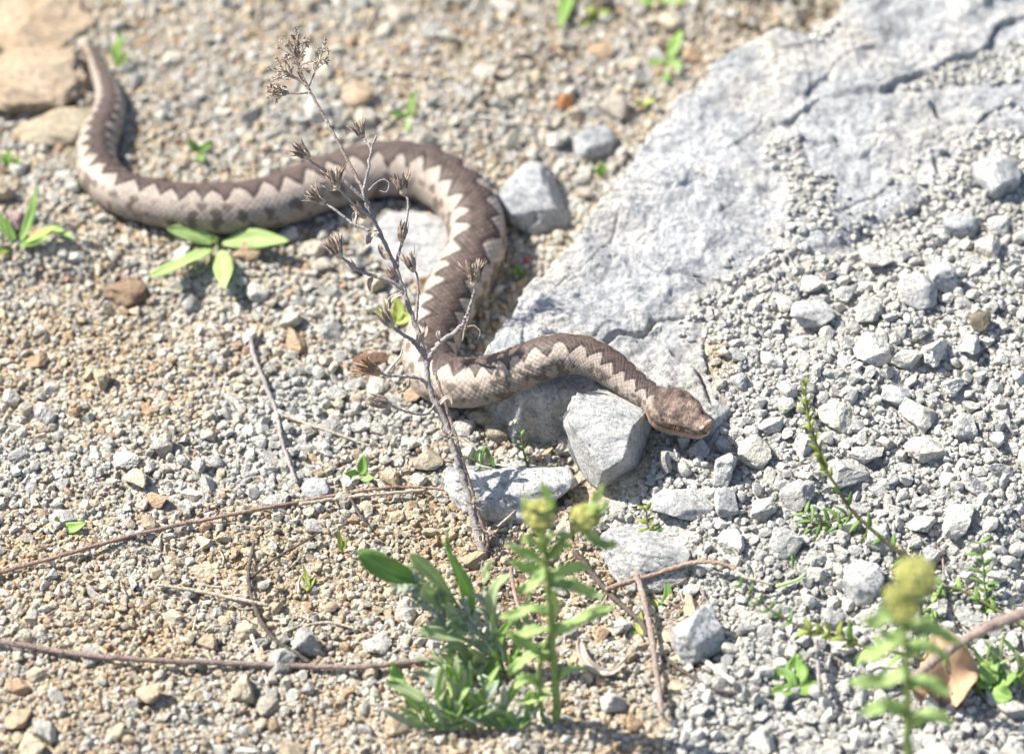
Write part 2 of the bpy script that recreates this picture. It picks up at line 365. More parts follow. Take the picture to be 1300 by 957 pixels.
CRACKS = [(px_on_plane([(764, 441), (790, 429), (812, 421), (828, 409), (852, 403), (886, 394)]), 0.0010, 0.011),
          (px_on_plane([(1144, 276), (1165, 256), (1188, 236), (1194, 214), (1185, 188)]), 0.0010, 0.005),
          (px_on_plane([(995, 160), (1012, 142), (1032, 128), (1050, 118)]), 0.0009, 0.0025),
          (px_on_plane([(1072, 262), (1110, 250), (1135, 232)]), 0.0009, 0.003),
          (px_on_plane([(880, 220), (930, 236), (990, 232)]), 0.0007, 0.002),
          (px_on_plane([(700, 370), (740, 340), (770, 300), (785, 262)]), 0.0007, 0.002),
          (px_on_plane([(855, 440), (885, 455), (893, 480), (905, 520)]), 0.0010, 0.004),
          (px_on_plane([(1180, 128), (1205, 150), (1235, 152)]), 0.0012, 0.004),
          (px_on_plane([(1238, 158), (1260, 135), (1275, 122)]), 0.0010, 0.003)]
def slab_h(x, y):
    h = slab_plane(x, y)
    h = h + 0.0045 * fbm(x * 14, y * 14, seed=3, oct=3) + 0.0016 * fbm(x * 60, y * 60, seed=5, oct=5, gain=.66)
    wx, wy = x + 0.006 * vnoise(x * 60, y * 60, seed=9), y + 0.006 * vnoise(x * 60, y * 60, seed=10)
    _, bd, hid, ox, oy = worley(wx * 22, wy * 30, 4)
    h = h + 0.0022 * (hid - .5) + 0.0024 * ((hid * 7.3 % 1 - .5) * ox + (hid * 13.1 % 1 - .5) * oy)
    _, bd2, hid2, ox2, oy2 = worley(wx * 105, wy * 130, 8)
    rough = sstep(-.1, .5, fbm(x * 22, y * 22, seed=21, oct=2))
    h = h + rough * (0.0013 * (hid2 - .5) + 0.0012 * ((hid2 * 5.3 % 1 - .5) * ox2 + (hid2 * 11.7 % 1 - .5) * oy2))
    for P, a in LEDGES:
        d, s, fr = line_sd(wx * .6 + x * .4, wy * .6 + y * .4, P); en = sstep(0, .08, fr) * sstep(1, .92, fr)
        h = h + a * en * np.where(s > 0, sstep(-.0004, .0011, d) * sstep(.055, .004, d), 0)
        h = h - a * .25 * en * np.where(s <= 0, sstep(.004, .0, d), 0)
    for P, wd, dp in CRACKS:
        d, s, fr = line_sd(wx * .5 + x * .5, wy * .5 + y * .5, P); en = sstep(-.02, .1, fr) * sstep(1.02, .8, fr)
        h = h - dp * en * sstep(wd * 1.6, wd * .3, d)
    return h
def grid_axis(lo, hi, step, far, n, ratio=1.35):
    c = np.arange(lo, hi + step / 2, step); a, b = [], []; d = step
    for i in range(n):
        d *= ratio; a.append((a[-1] if a else lo) - d); b.append((b[-1] if b else c[-1]) + d)
        if b[-1] > far: break
    return np.array(a[::-1] + list(c) + b)
def ground_h(x, y):
    base = 0.0035 * fbm(x * 9, y * 9, seed=31, oct=3) * sstep(3, .5, np.hypot(x, y)) + 0.03 * fbm(x * .7, y * .7, seed=30, oct=3) * sstep(.6, 3, np.hypot(x, y))
    wq = sstep(0.0, 0.035, poly_sd(x, y, RIGHT))
    hr = slab_plane(x, np.maximum(y, -0.05)) - 0.004
    hr = hr * sstep(-0.24, -0.03, y) + .002
    hr = np.where(y > .3, np.minimum(hr, .06), hr)
    h = base + wq * (hr + 0.0035 * fbm(x * 30, y * 30, seed=33, oct=3))
    ins = poly_sd(x, y, SLAB); h = h - 0.011 * sstep(0.0, 0.012, ins)
    h = h - 0.010 * np.exp(-(((x + .185) / .03) ** 2 + ((y - .05) / .016) ** 2)) - .012 * np.exp(-(((x + .225) / .035) ** 2 + ((y - .075) / .014) ** 2))
    return h
gx = grid_axis(-.40, .40, .0019, 60, 60); gy = grid_axis(-.36, .46, .0019, 60, 60)
GX, GY = np.meshgrid(gx, gy, indexing='ij')
GZ = ground_h(GX, GY)
fine = np.hypot(GX, GY) < .7
GZ = GZ + fine * (0.0011 * fbm(GX * 130, GY * 130, seed=40, oct=3, gain=.7))
_, wb, wh, _, _ = worley(GX * 240, GY * 240, 12); GZ = GZ + fine * 0.0009 * (wh - .5) * sstep(0, .2, wb)

sx_ = grid_axis(-.045, .32, .00105, .62, 40, 1.16); sx_ = sx_[sx_ > -.05]
sy_ = grid_axis(-.075, .34, .0011, .6, 40, 1.16); sy_ = sy_[sy_ > -.09]
SX, SY = np.meshgrid(sx_, sy_, indexing='ij')
SDIN = poly_sd(SX + .003 * vnoise(SX * 90, SY * 90, seed=51) + .0014 * vnoise(SX * 260, SY * 260, seed=53), SY + .003 * vnoise(SX * 90, SY * 90, seed=52), SLAB)
SZ = slab_h(SX, SY)
edge = sstep(.0045, -.0055, SDIN); SZ = SZ - .0016 * sstep(.014, .0, SDIN) - edge * .05 - .004 * edge * fbm(SX * 90, SY * 90, seed=61, oct=3)
def bil(ax, ay, Z, x, y):
    i = np.clip(np.searchsorted(ax, x) - 1, 0, len(ax) - 2); j = np.clip(np.searchsorted(ay, y) - 1, 0, len(ay) - 2)
    tx = np.clip((x - ax[i]) / (ax[i + 1] - ax[i]), 0, 1); ty = np.clip((y - ay[j]) / (ay[j + 1] - ay[j]), 0, 1)
    return Z[i, j] * (1 - tx) * (1 - ty) + Z[i + 1, j] * tx * (1 - ty) + Z[i, j + 1] * (1 - tx) * ty + Z[i + 1, j + 1] * tx * ty
def surf(x, y):
    x = np.asarray(x, float); y = np.asarray(y, float)
    g = bil(gx, gy, GZ, x, y); s = bil(sx_, sy_, SZ, x, y)
    ok = (x > sx_[0]) & (x < sx_[-1]) & (y > sy_[0]) & (y < sy_[-1])
    return np.where(ok, np.maximum(g, s), g)
def hit(px, py):
    """first point of the ground or rock seen through a pixel"""
    t = np.linspace(1.6, 2.6, 1200); p = at_depth(np.full(1200, px), np.full(1200, py), t)
    b = np.nonzero(p[:, 2] <= surf(p[:, 0], p[:, 1]))[0]
    return p[b[0]] if len(b) else p[-1]

# greyness of the loose stones: right-hand debris is grey rock, the left is mixed ochre
BZONE = [(905, 425), (940, 380), (1000, 340), (1100, 310), (1220, 255), (1300, 205), (1800, 100), (1800, 1300), (880, 1300), (850, 880), (905, 780), (830, 720), (770, 690), (735, 640), (830, 600), (850, 545), (905, 520)]
def greyness(x, y):
    px, py = project(np.stack([x, y, np.full_like(x, .01)], -1))
    b = np.maximum(sstep(-25, 25, poly_sd(px, py, BZONE) + 14 * vnoise(px / 30, py / 30, seed=3)), sstep(0, .004, poly_sd(x, y, SLAB)))
    n = fbm(x * 16, y * 16, seed=70, oct=3)
    a = .44 + .3 * n + .34 * np.exp(-(((px - 520) / 230) ** 2 + ((py - 520) / 120) ** 2)) + .25 * np.exp(-(((px - 620) / 250) ** 2 + ((py - 230) / 150) ** 2))
    a = a - .55 * np.exp(-(((px - 560) / 75) ** 2 + ((py - 690) / 55) ** 2)) - .22 * np.exp(-(((px - 330) / 300) ** 2 + ((py - 800) / 110) ** 2)) - .3 * np.exp(-(((px - 150) / 170) ** 2 + ((py - 370) / 75) ** 2))
    return np.clip(np.maximum(a, b), 0.03, 1), b
def litter_mask(x, y):
    px, py = project(np.stack([x, y, np.full_like(x, .005)], -1)); n = .5 * vnoise(px / 18, py / 18, seed=91)
    return sstep(.35, .75, np.exp(-(((px - 655) / 75) ** 2 + ((py - 770) / 75) ** 2)) + .3 * n + .8 * np.exp(-(((px - 880) / 60) ** 2 + ((py - 850) / 18) ** 2)))
# ground sheet colour: ochre sand to grey rock dust
gg, gb = greyness(GX.ravel(), GY.ravel())
far = sstep(.5, 1.2, np.hypot(GX, GY)).ravel(); gg = gg * (1 - far) + .5 * far
sand = np.array([.41, .325, .22]); dust = np.array([.39, .38, .36])
gcol = sand + (dust - sand) * gg[:, None]; gcol *= (1 + .16 * fbm(GX.ravel() * 40, GY.ravel() * 40, seed=77, oct=3))[:, None]
brown = np.exp(-(((GX + .069) / .022) ** 2 + ((GY - .012) / .007) ** 2)).ravel()[:, None]; gcol = gcol * (1 - .8 * brown) + np.array([.19, .115, .075]) * .8 * brown
litter = litter_mask(GX.ravel(), GY.ravel())[:, None]; gcol = gcol * (1 - .85 * litter) + np.array([.15, .105, .07]) * .85 * litter
def grid_faces(nx, ny):
    i, j = np.meshgrid(np.arange(nx - 1), np.arange(ny - 1), indexing='ij'); i = i.ravel(); j = j.ravel()
    return np.stack([i * ny + j, (i + 1) * ny + j, (i + 1) * ny + j + 1, i * ny + j + 1], 1)
g = obj('ground', mesh_np('ground', np.stack([GX, GY, GZ], -1).reshape(-1, 3), grid_faces(len(gx), len(gy)), M['ground'], col=gcol, smooth=True)); g['kind'] = 'structure'
F = grid_faces(len(sx_), len(sy_)); keep = (SDIN.ravel()[F] > -.009).any(1); F = F[keep]
use = np.unique(F); mp = np.zeros(SX.size, int); mp[use] = np.arange(len(use))
sl = obj('rock_slab', mesh_np('rock_slab', np.stack([SX, SY, SZ], -1).reshape(-1, 3)[use], mp[F], M['slab'], smooth=True))
tag(sl, 'huge pale blue-grey rock slab with dark cracks, beneath the snake\'s neck', 'rock')

# ------------------------------------------------------------------ rock shapes
_ico = {}
def ico(n):
    if n not in _ico:
        bm = bmesh.new(); bmesh.ops.create_icosphere(bm, subdivisions=n, radius=1)
        bm.verts.ensure_lookup_table(); V = np.array([v.co[:] for v in bm.verts]); F_ = np.array([[v.index for v in f.verts] for f in bm.faces]); bm.free(); _ico[n] = (V, F_)
    return _ico[n]
def rock_verts(n, seed, planes=12, dlo=.55, dhi=.9, rough=.05, box=0.0, freq=2.2):
    r = np.random.default_rng(seed); V, F_ = ico(n); V = V.copy()
    V *= (1 + .18 * fbm(V[:, 0] * 1.3 + seed, V[:, 1] * 1.3, V[:, 2] * 1.3, seed, 2))[:, None]
    if box > 0:
        mx = np.abs(V).max(1); V = V * (1 - box) + V / mx[:, None] * box * .8
    for _ in range(planes):
        q = r.normal(size=3); q /= np.linalg.norm(q); d = r.uniform(dlo, dhi)
        e = np.maximum(0, V @ q - d); V = V - e[:, None] * q * .96
    if rough:
        k = rough * (fbm(V[:, 0] * freq + seed * 3.1, V[:, 1] * freq, V[:, 2] * freq, seed + 5, 4, .6))
        if n >= 3: k = k + rough * .45 * fbm(V[:, 0] * 7 + seed, V[:, 1] * 7, V[:, 2] * 7, seed + 9, 3, .65)
        V = V * (1 + k)[:, None]
    V -= (V.max(0) + V.min(0)) / 2; V /= (V.max(0) - V.min(0)) / 2
    return V, F_
def place_rock(name, label, cx, cy, wpx, hpx, mat, seed, n=4, thick=None, rz=None, tilt=0, planes=9, box=.35, group=None, cat='rock', sink=.3, rough=.05, color=None, dlo=.55, dhi=.92, cuts=()):
    """rock whose silhouette is centred on photo pixel (cx,cy), wpx by hpx; it rests on the ground"""
    V, F_ = rock_verts(n, seed, planes, dlo, dhi, rough, box)
    for q, d_ in cuts: q = np.array(q, float); q /= np.linalg.norm(q); V = V - np.maximum(0, V @ q - d_)[:, None] * q * .95
    rz = (seed * 37 % 90 - 45) * .4 if rz is None else rz
    c, s = math.cos(R(rz)), math.sin(R(rz)); V = V @ np.array([[c, s, 0], [-s, c, 0], [0, 0, 1]])
    V /= np.abs(V).max(0)
    p = hit(cx, cy + hpx * .25); k = depth_of(p) / FPX
    a = wpx * k / 2
    tk = thick if thick is not None else .55
    # image height of an ellipsoid with half depth b, half height b*tk seen at 45 degrees
    b = hpx * k / 2 / math.sqrt((math.sin(PITCH)) ** 2 + (tk * math.cos(PITCH)) ** 2)
    hz = b * tk
    V = V * np.array([a, b, hz])
    if tilt: t = R(tilt); V = V @ np.array([[math.cos(t), 0, -math.sin(t)], [0, 1, 0], [math.sin(t), 0, math.cos(t)]])
    q = at_depth(cx, cy, depth_of(p))
    for _ in range(6):
        zs = float(surf(q[0], q[1])) + hz * (1 - 2 * sink); q = at_z(cx, cy, zs)
    me = mesh_np(name, V, F_, mat, smooth=(n >= 4))
    o = obj(name, me, loc=q); tag(o, label, cat, group)
    if color: o.color = (*color, 1)
    KEEP.append((q[0], q[1], max(a, b) * .8, a * .85, b * .85))
    return o
KEEP = []
place_rock('rock', 'large angular pale block with shaded right face, under the snake\'s neck', 776, 556, 122, 138, M['block'], 11, 5, thick=.85, rz=0, planes=5, box=.45, sink=.18, rough=.07, dlo=.8, dhi=1.0, cuts=(((.9, -.42, .12), .52), ((-.3, -.5, .8), .55), ((-.75, -.5, -.1), .6), ((.2, .3, .9), .6), ((.4, -.8, -.3), .62)))
place_rock('rock', 'wide flat pale rock behind the base of the dried stem', 650, 624, 172, 84, M['block'], 12, 5, thick=.5, rz=6, planes=8, box=.5)
place_rock('rock', 'oblong pale rock in the grey debris below the angular block', 866, 640, 84, 44, M['block'], 13, 4, thick=.5, rz=-4, box=.5)
place_rock('rock', 'small pale rock touching the right end of an oblong rock', 921, 640, 34, 36, M['block'], 14, 4, thick=.7, box=.4)
place_rock('rock', 'low broad pale rock crossed by a reddish twig', 826, 702, 128, 92, M['block'], 15, 5, thick=.45, rz=10, planes=9, box=.4)
place_rock('rock', 'blue-grey cube-like stone beside brown soil and a snapped straw', 886, 806, 76, 78, M['slab'], 16, 5, thick=.8, rz=28, planes=8, box=.6, sink=.2)
place_rock('rock', 'flat-topped pale grey rock outside the snake\'s coil', 674, 256, 108, 92, M['slab'], 17, 5, thick=.55, rz=12, planes=8, box=.6)
place_rock('rock', 'flat whitish rock lying inside the snake\'s coil', 524, 312, 132, 92, M['block'], 18, 5, thick=.22, rz=-14, planes=8, box=.4, sink=.4)
place_rock('rock', 'rough grey rock near the left edge of the slab', 752, 181, 68, 46, M['slab'], 19, 4, thick=.6, box=.3, rough=.09)
place_rock('rock', 'large tan sandstone boulder with a pale top above the cream stone', 26, 104, 176, 104, M['sandstone'], 20, 5, thick=.36, sink=.42, rz=4, planes=8, box=.35, rough=.09)
place_rock('rock', 'flat weathered brown boulder behind the large tan one', 46, 24, 156, 104, M['sandstone'], 44, 5, sink=.42, thick=.22, rz=14, planes=7, box=.2, rough=.12)
place_rock('rock', 'cream flat stone wedged between tan boulder and snake\'s tail', 72, 163, 108, 60, M['cream'], 21, 4, thick=.5, rz=-12, planes=8, box=.3)
place_rock('rock', 'faceted grey rock with smaller stone leaning on it in the debris', 1165, 371, 54, 48, M['block'], 22, 4, thick=.7, rz=14, box=.5)
place_rock('rock', 'upright pale stone leaning against a faceted grey rock', 1197, 352, 36, 42, M['block'], 23, 4, thick=.9, box=.4)
place_rock('rock', 'leaning sharp-edged rock with deep shade on its right', 1266, 226, 62, 62, M['slab'], 24, 4, thick=.8, rz=30, box=.6)
place_rock('rock', 'squat rock with shaded front below the slab\'s edge', 1222, 286, 52, 40, M['slab'], 25, 4, thick=.8, box=.5)
place_rock('pebble', 'smooth olive-brown round pebble on the grey debris', 1245, 407, 28, 28, M['stone'], 26, 3, thick=.8, box=0, planes=3, rough=.01, color=(.22, .19, .135), cat='pebble', sink=.25)
place_rock('rock', 'pale wedge rock with pitted top in the grey debris', 1137, 503, 46, 34, M['block'], 27, 4, thick=.7, box=.3)
place_rock('rock', 'round pale rock beside the herb with clustered yellow buds', 1096, 742, 54, 52, M['block'], 28, 4, thick=.7, box=.2)
place_rock('rock', 'rough pale rock half buried between slab and debris', 1030, 400, 60, 40, M['block'], 29, 4, thick=.5, box=.3)
place_rock('stone', 'cream squarish stone just below the snake\'s shaded flank', 631, 550, 34, 28, M['cream'], 30, 3, thick=.8, box=.5, cat='stone')
place_rock('stone', 'yellowish stone left of the dried stem', 543, 585, 42, 32, M['cream'], 31, 3, thick=.6, box=.2, cat='stone')
place_rock('stone', 'orange-tan chunky stone in the gravel behind the snake', 452, 123, 46, 34, M['sandstone'], 32, 3, thick=.8, box=.4, cat='stone')
place_rock('stone', 'rust-orange stone in the gravel between coil and slab', 717, 131, 24, 22, M['stone'], 33, 3, thick=.8, box=.2, cat='stone', color=(.42, .19, .08))
place_rock('stone', 'pinkish stone beside grass blades near the tan boulder', 16, 283, 34, 30, M['stone'], 34, 3, thick=.6, box=.2, cat='stone', color=(.42, .29, .28))
place_rock('stone', 'tiny bright pink stone at the slab\'s left edge', 667, 331, 12, 10, M['stone'], 35, 2, thick=.8, box=.1, cat='stone', color=(.55, .16, .19))
place_rock('stone', 'grey stone with straw-coloured twig crossing beside it', 402, 622, 40, 30, M['block'], 36, 4, thick=.6, box=.4, cat='stone')
place_rock('earth_clod', 'dark brown earth clod beside the bend of the snake', 468, 456, 60, 24, M['stone'], 37, 4, thick=.5, box=.1, cat='clod', color=(.19, .115, .08), rough=.12)
place_rock('earth_clod', 'sandy brown earth clod beside the five-leaved rosette', 160, 372, 60, 40, M['stone'], 38, 4, thick=.5, box=.1, cat='clod', color=(.33, .23, .15), rough=.14)
# pieces of the slab's broken foot below the snake's neck
place_rock('rock', 'brownish shaded rock tucked under the snake\'s pale flank', 640, 530, 92, 40, M['cream'], 39, 4, thick=.8, box=.3, sink=.3)
place_rock('rock', 'thin upright splinter of rock below the snake\'s head', 845, 588, 16, 34, M['slab'], 40, 3, thick=1.2, box=.4, sink=.2)

# ------------------------------------------------------------------ the snake's course
SN = [(108, 48, 3), (116, 66, 6.5), (126, 90, 11), (137, 116, 16), (139, 142, 20), (129, 168, 23), (121, 196, 25.5), (128, 222, 27), (150, 243, 28), (190, 256, 29.5), (240, 264, 32), (300, 265, 34),
      (350, 256, 35), (400, 238, 35.5), (450, 222, 36), (500, 214, 36.5), (545, 222, 37), (580, 244, 37), (602, 278, 37), (604, 315, 37), (588, 352, 37), (568, 386, 36), (553, 420, 35), (545, 452, 34), (556, 479, 33.5), (590, 487, 33),
      (625, 482, 32), (662, 468, 30), (698, 453, 28), (735, 450, 26), (768, 463, 24), (794, 482, 21.5), (814, 497, 19.5), (828, 506, 18.5)]
LIFT = {}     # extra height above the ground by index
def snake_pts():
    out = []
    for i, (px, py, h) in enumerate(SN):
        t = max(0, i - 23) / (len(SN) - 24)
        k = 1.98 / FPX; r = h * k; z = .012
        for _ in range(12):
            p = at_z(px, py, z); k = depth_of(p) / FPX; r = h * k
            if i <= 23: s = max(0.0, float(surf(p[0], p[1])) if px < 560 or py > 330 else float(bil(gx, gy, GZ, p[0], p[1])))
            s = float(bil(gx, gy, GZ, p[0], p[1])) if i <= 24 else None
            if i <= 22: z = s + r * .84
            elif i <= 24: z = s + r * .84 + (.002, .004)[i - 23]
            else:
                zz = {25: .017, 26: .023, 27: .033, 28: .043, 29: .0455, 30: .0445, 31: .0420, 32: .0405, 33: .0400}[i]; z = zz
        out.append((*p, r))
    return np.array(out)
SP = snake_pts()
cl = spline(SP, 1500)
KEEPL = cl
# ------------------------------------------------------------------ snake mesh: body rings then head rings
def build_snake():
    C, rad = cl[:, :3], cl[:, 3]
    kern = np.ones(25) / 25
    for k in range(3):
        pad = np.pad(C[:, k], 12, mode='edge'); C[:, k] = np.convolve(pad, kern, 'valid')
    C[0] = cl[0, :3]
    T = np.gradient(C, axis=0); T /= np.linalg.norm(T, axis=1)[:, None]
    ds = np.concatenate([[0], np.linalg.norm(np.diff(C, axis=0), axis=1)]); s = np.cumsum(ds)
    # head: straight line from neck to snout
    hd0 = C[-1]; neck_r = rad[-1]
    snout = at_z(899, 549, .0385); ax = snout - hd0; HL = np.linalg.norm(ax); ax /= HL
    nh = 110; t = np.linspace(0, 1, nh + 1)[1:]
    # ease the neck direction into the head axis
    T0 = T[-1]
    Hc = hd0 + (t * HL)[:, None] * ax + ((t * (1 - t) ** 2.5) * HL * .9)[:, None] * (T0 - ax * (T0 @ ax))
    K = 2474.0
    hw = np.interp(t, [0, .08, .16, .26, .36, .46, .58, .70, .80, .88, .94, .98, 1], np.array([18.5, 19.5, 24, 30.5, 32.5, 31.5, 27.5, 22.5, 18.5, 15.5, 12.5, 8, 2.5]) / K)
    hh = np.interp(t, [0, .08, .16, .26, .36, .46, .58, .70, .80, .88, .94, .98, 1], np.array([17, 17, 18, 19.5, 20, 19.5, 18, 16, 14.5, 13, 11, 7.5, 2.5]) / K)
    kk = np.ones(7) / 7; hw = np.convolve(np.pad(hw, 3, mode='edge'), kk, 'valid'); hh = np.convolve(np.pad(hh, 3, mode='edge'), kk, 'valid')
    Cn = np.vstack([C, Hc]); nb = len(C); n = len(Cn)
    Tn = np.gradient(Cn, axis=0); Tn /= np.linalg.norm(Tn, axis=1)[:, None]
    A = np.concatenate([rad * 1.0, hw]); B = np.concatenate([rad * .93, hh])
    ishead = np.concatenate([np.zeros(nb), t]); hm = np.concatenate([np.zeros(nb), sstep(0, .25, t)])
    Z = np.array([0, 0, 1.0])
    Sd = np.cross(Tn, Z); Sd /= np.linalg.norm(Sd, axis=1)[:, None]; U = np.cross(Sd, Tn)
    K_ = 112
    ctrl = np.linspace(0, 1, len(SN)); RL = np.interp(np.linspace(0, 1, nb), [0, .16, .22, .42, .5, .68, .74, .84, 1], [0, 0, .42, .42, .1, .1, .28, .26, .1])
    ROLL = np.concatenate([RL, np.linspace(RL[-1], 0, nh)])[:, None]
    ph = np.linspace(-math.pi, math.pi, K_, endpoint=False)       # 0 = dorsal line
    cs, sn = np.cos(ph), np.sin(ph)
    PHI = np.tile(ph, (n, 1))
    # cross-section: rounded triangle on the body, flat-topped on the head, flat belly
    up = np.where(cs > 0, np.abs(cs) ** 1.0, -np.abs(cs) ** .8 * .86)[None, :] * np.ones((n, 1))
    sd = np.sign(sn) * np.abs(sn) ** .92
    uph = np.where(cs > 0, np.abs(cs) ** .62 * .82, -np.abs(cs) ** .75 * .8); sdh = np.sign(sn) * np.abs(sn) ** .72
    X = (sd[None] * (1 - hm[:, None]) + sdh[None] * hm[:, None]) * A[:, None]; Y = (up * (1 - hm[:, None]) + uph[None] * hm[:, None]) * B[:, None]
    # head relief: brow ridges, canthus, mouth line, jaw bulge
    th = ishead[:, None]; ap = np.abs(PHI)
    gss = lambda v, m, w_: np.exp(-((v - m) / w_) ** 2)
    rel = hm[:, None] * (.0011 * gss(th, .62, .09) * gss(ap, .95, .22) + .0006 * gss(th, .82, .12) * gss(ap, .9, .2)
          - .0007 * gss(th, .55, .2) * gss(ap, 0, .4) + .0006 * gss(th, .3, .12) * gss(ap, .75, .3)
          - .0011 * gss(th, .66, .07) * gss(ap, 1.3, .16)
          - .0007 * gss(ap, 1.83 - .1 * th, .06) * sstep(.22, .34, th) - .0006 * gss(th, .9, .03) * gss(ap, 1.25, .15)
          + .0022 * gss(th, .965, .03) * gss(ap, 0, .55))
    # scales: staggered diamond lattice in (arc, length)
    sfull = np.concatenate([[0], np.cumsum(np.linalg.norm(np.diff(Cn, axis=0), axis=1))])
    rr = np.concatenate([rad, np.full(nh, neck_r)])
    dv = np.concatenate([[0], np.diff(sfull)])
    NR = 36.0
    wsc = 2 * math.pi * rr / (NR * 1.32); Lsc = wsc * 1.75
    vlen = np.cumsum(dv / Lsc)
    PH2 = PHI + ROLL; u = PH2 / (2 * math.pi) * NR * 1.32
    a = vlen[:, None] + u / 1.0 * .5 ; b = vlen[:, None] - u * .5
    fa, fb = a - np.floor(a), b - np.floor(b)
    cv = (np.floor(a) + np.floor(b) + 1) / 2; cu = (np.floor(a) - np.floor(b))     # centre of the scale
    lv = (fa + fb) / 2 - .5; lu = (fa - fb)
    dist = np.maximum(np.abs(fa - .5), np.abs(fb - .5)) * 2
    hid = _h(cu, np.round(cv * 2), np.zeros_like(cu), 5)
    bodyw = (1 - hm[:, None]) * sstep(2.25, 1.9, ap)
    sc_h = (1 - sstep(.72, 1.0, dist)) * .00030 + np.clip(1 - np.abs(lu) * 5, 0, 1) * .00016 * (np.abs(lv) < .42) - lv * .00022
    # belly plates
    bel = sstep(2.1, 2.4, ap) * (1 - hm[:, None]) * (np.abs(((vlen[:, None] * .8) % 1) - .5) * 2) * .00025
    # head granules
    hq = worley(ishead[:, None] * 34 + 0 * PHI, PHI * 7.5, 6)
    hg = hm[:, None] * (sstep(0, .3, hq[1]) * .00022 + .0001 * (hq[2] - .5))
    disp = rel + bodyw * sc_h * np.minimum(1, rr / .012)[:, None] + bel + hg
    nx, ny = np.sin(PHI), np.cos(PHI)
    X = X + nx * disp; Y = Y + ny * disp
    V = Cn[:, None, :] + X[..., None] * Sd[:, None, :] + Y[..., None] * U[:, None, :]
    # ---------------- pattern, decided scale by scale
    phase = np.cumsum(dv / (.82 * rr + .0008))
    # interpolate phase at scale centres
    cphase = np.interp(cv.ravel(), vlen, phase).reshape(cv.shape); cphi = cu / (NR * 1.32) * 2 * math.pi
    q = .55; cphase = cphase * q + phase[:, None] * (1 - q); cphi = cphi * q + PH2 * (1 - q)
    jit = (hid - .5) * .05
    side = np.where(cphi > 0, 0.0, .5)
    fr = (cphase + side + .12 * vnoise(cphase * .6, cphase * 0, seed=80)) % 1
    tooth = np.abs(fr - .5) * 2                    # 0 at the tip of a pale tooth, 1 in a dark lobe
    edge_a = .36 + .54 * np.minimum(1, tooth ** 1.45 * 1.1) + .1 * vnoise(cphase * 1.7, side * 9 + 3, seed=81)
    back = sstep(-.03, .03, edge_a + jit - np.abs(cphi))            # 1 = dark zigzag
    core = sstep(.04, .36, edge_a - np.abs(cphi))
    mott = fbm(cphase * 2.2, cphi * 2.0 + 20, seed=82, oct=3)
    dark = np.array([.046, .033, .030]); mid = np.array([.108, .077, .066]); pale = np.array([.40, .335, .285]); flank = np.array([.29, .242, .203]); spot = np.array([.10, .08, .066])
    hv = (hid - .5)[..., None]
    cdk = dark + (mid - dark) * (core[..., None] * .9) ; cdk = cdk * (1 + .38 * hv)
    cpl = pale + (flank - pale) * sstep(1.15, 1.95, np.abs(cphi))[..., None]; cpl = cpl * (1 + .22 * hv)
    sp = sstep(.22, .5, mott + .5 * np.cos((cphase + side + .5) * 2 * math.pi) * gss(np.abs(cphi), 1.5, .28) - .02) * sstep(.95, 1.25, np.abs(cphi)) * .85
    fl_ = (cphase + side + .03) % 1; blob = gss(np.abs(cphi), 1.22 + .12 * vnoise(cphase * .9, side * 5, seed=88), .22) * gss(np.abs(fl_ - .5) * 2, .95, .5) * (vnoise(cphase * .8, side * 7 + 2, seed=89) > -.35)
    sp = np.clip(sp + sstep(.35, .75, blob) * .8, 0, .88)
    cpl = cpl * (1 - sp[..., None]) + spot * sp[..., None]
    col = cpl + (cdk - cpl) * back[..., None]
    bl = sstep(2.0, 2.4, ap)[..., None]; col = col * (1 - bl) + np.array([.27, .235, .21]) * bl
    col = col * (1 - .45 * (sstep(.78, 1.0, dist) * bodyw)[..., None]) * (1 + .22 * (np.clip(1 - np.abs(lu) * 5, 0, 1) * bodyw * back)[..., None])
    # head colour
    hn = fbm(th * 9 + 0 * PHI, PHI * 2.4, seed=85, oct=3)
    hcol = np.array([.205, .148, .118]) * (1 + .75 * hn)[..., None] * (1 + .6 * (hq[2] - .5))[..., None] * (1 - .55 * sstep(.14, 0, hq[1]))[..., None]
    drk = gss(th, .22, .05) * gss(ap, .55, .22) * .55 + gss(ap, 1.42, .12) * sstep(.66, .5, th) * sstep(.18, .3, th) * .75 + gss(th, .42, .05) * gss(ap, .25, .2) * .35
    hcol = hcol * (1 - drk[..., None]) + np.array([.07, .045, .04]) * drk[..., None]
    lip = sstep(1.5, 1.62, ap) * sstep(2.2, 1.9, ap); hcol = hcol * (1 - .7 * lip[..., None]) + np.array([.50, .33, .25]) * .7 * lip[..., None]
    hcol = hcol * (1 - .6 * (gss(ap, 1.83 - .1 * th, .05) * sstep(.22, .34, th))[..., None])
    ch = sstep(1.95, 2.3, ap)[..., None]; hcol = hcol * (1 - ch) + np.array([.45, .36, .31]) * ch
    hb = sstep(.03, .2, ishead + 0)[:, None, None] * (ishead > 0)[:, None, None]
    hb = np.clip(hb * 1.0, 0, 1) * np.ones((1, K_, 1))
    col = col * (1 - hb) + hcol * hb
    V = V.reshape(-1, 3); col = col.reshape(-1, 3)
    i, j = np.meshgrid(np.arange(n - 1), np.arange(K_), indexing='ij'); i = i.ravel(); j = j.ravel(); j2 = (j + 1) % K_
    Fq = np.stack([i * K_ + j, i * K_ + j2, (i + 1) * K_ + j2, (i + 1) * K_ + j], 1)
    V = np.vstack([V, Cn[0] - Tn[0] * .002, Cn[-1] + Tn[-1] * .0006]); col = np.vstack([col, col[0], col[-1]]); jj = np.arange(K_); j3 = (jj + 1) % K_
    e0, e1 = n * K_, n * K_ + 1
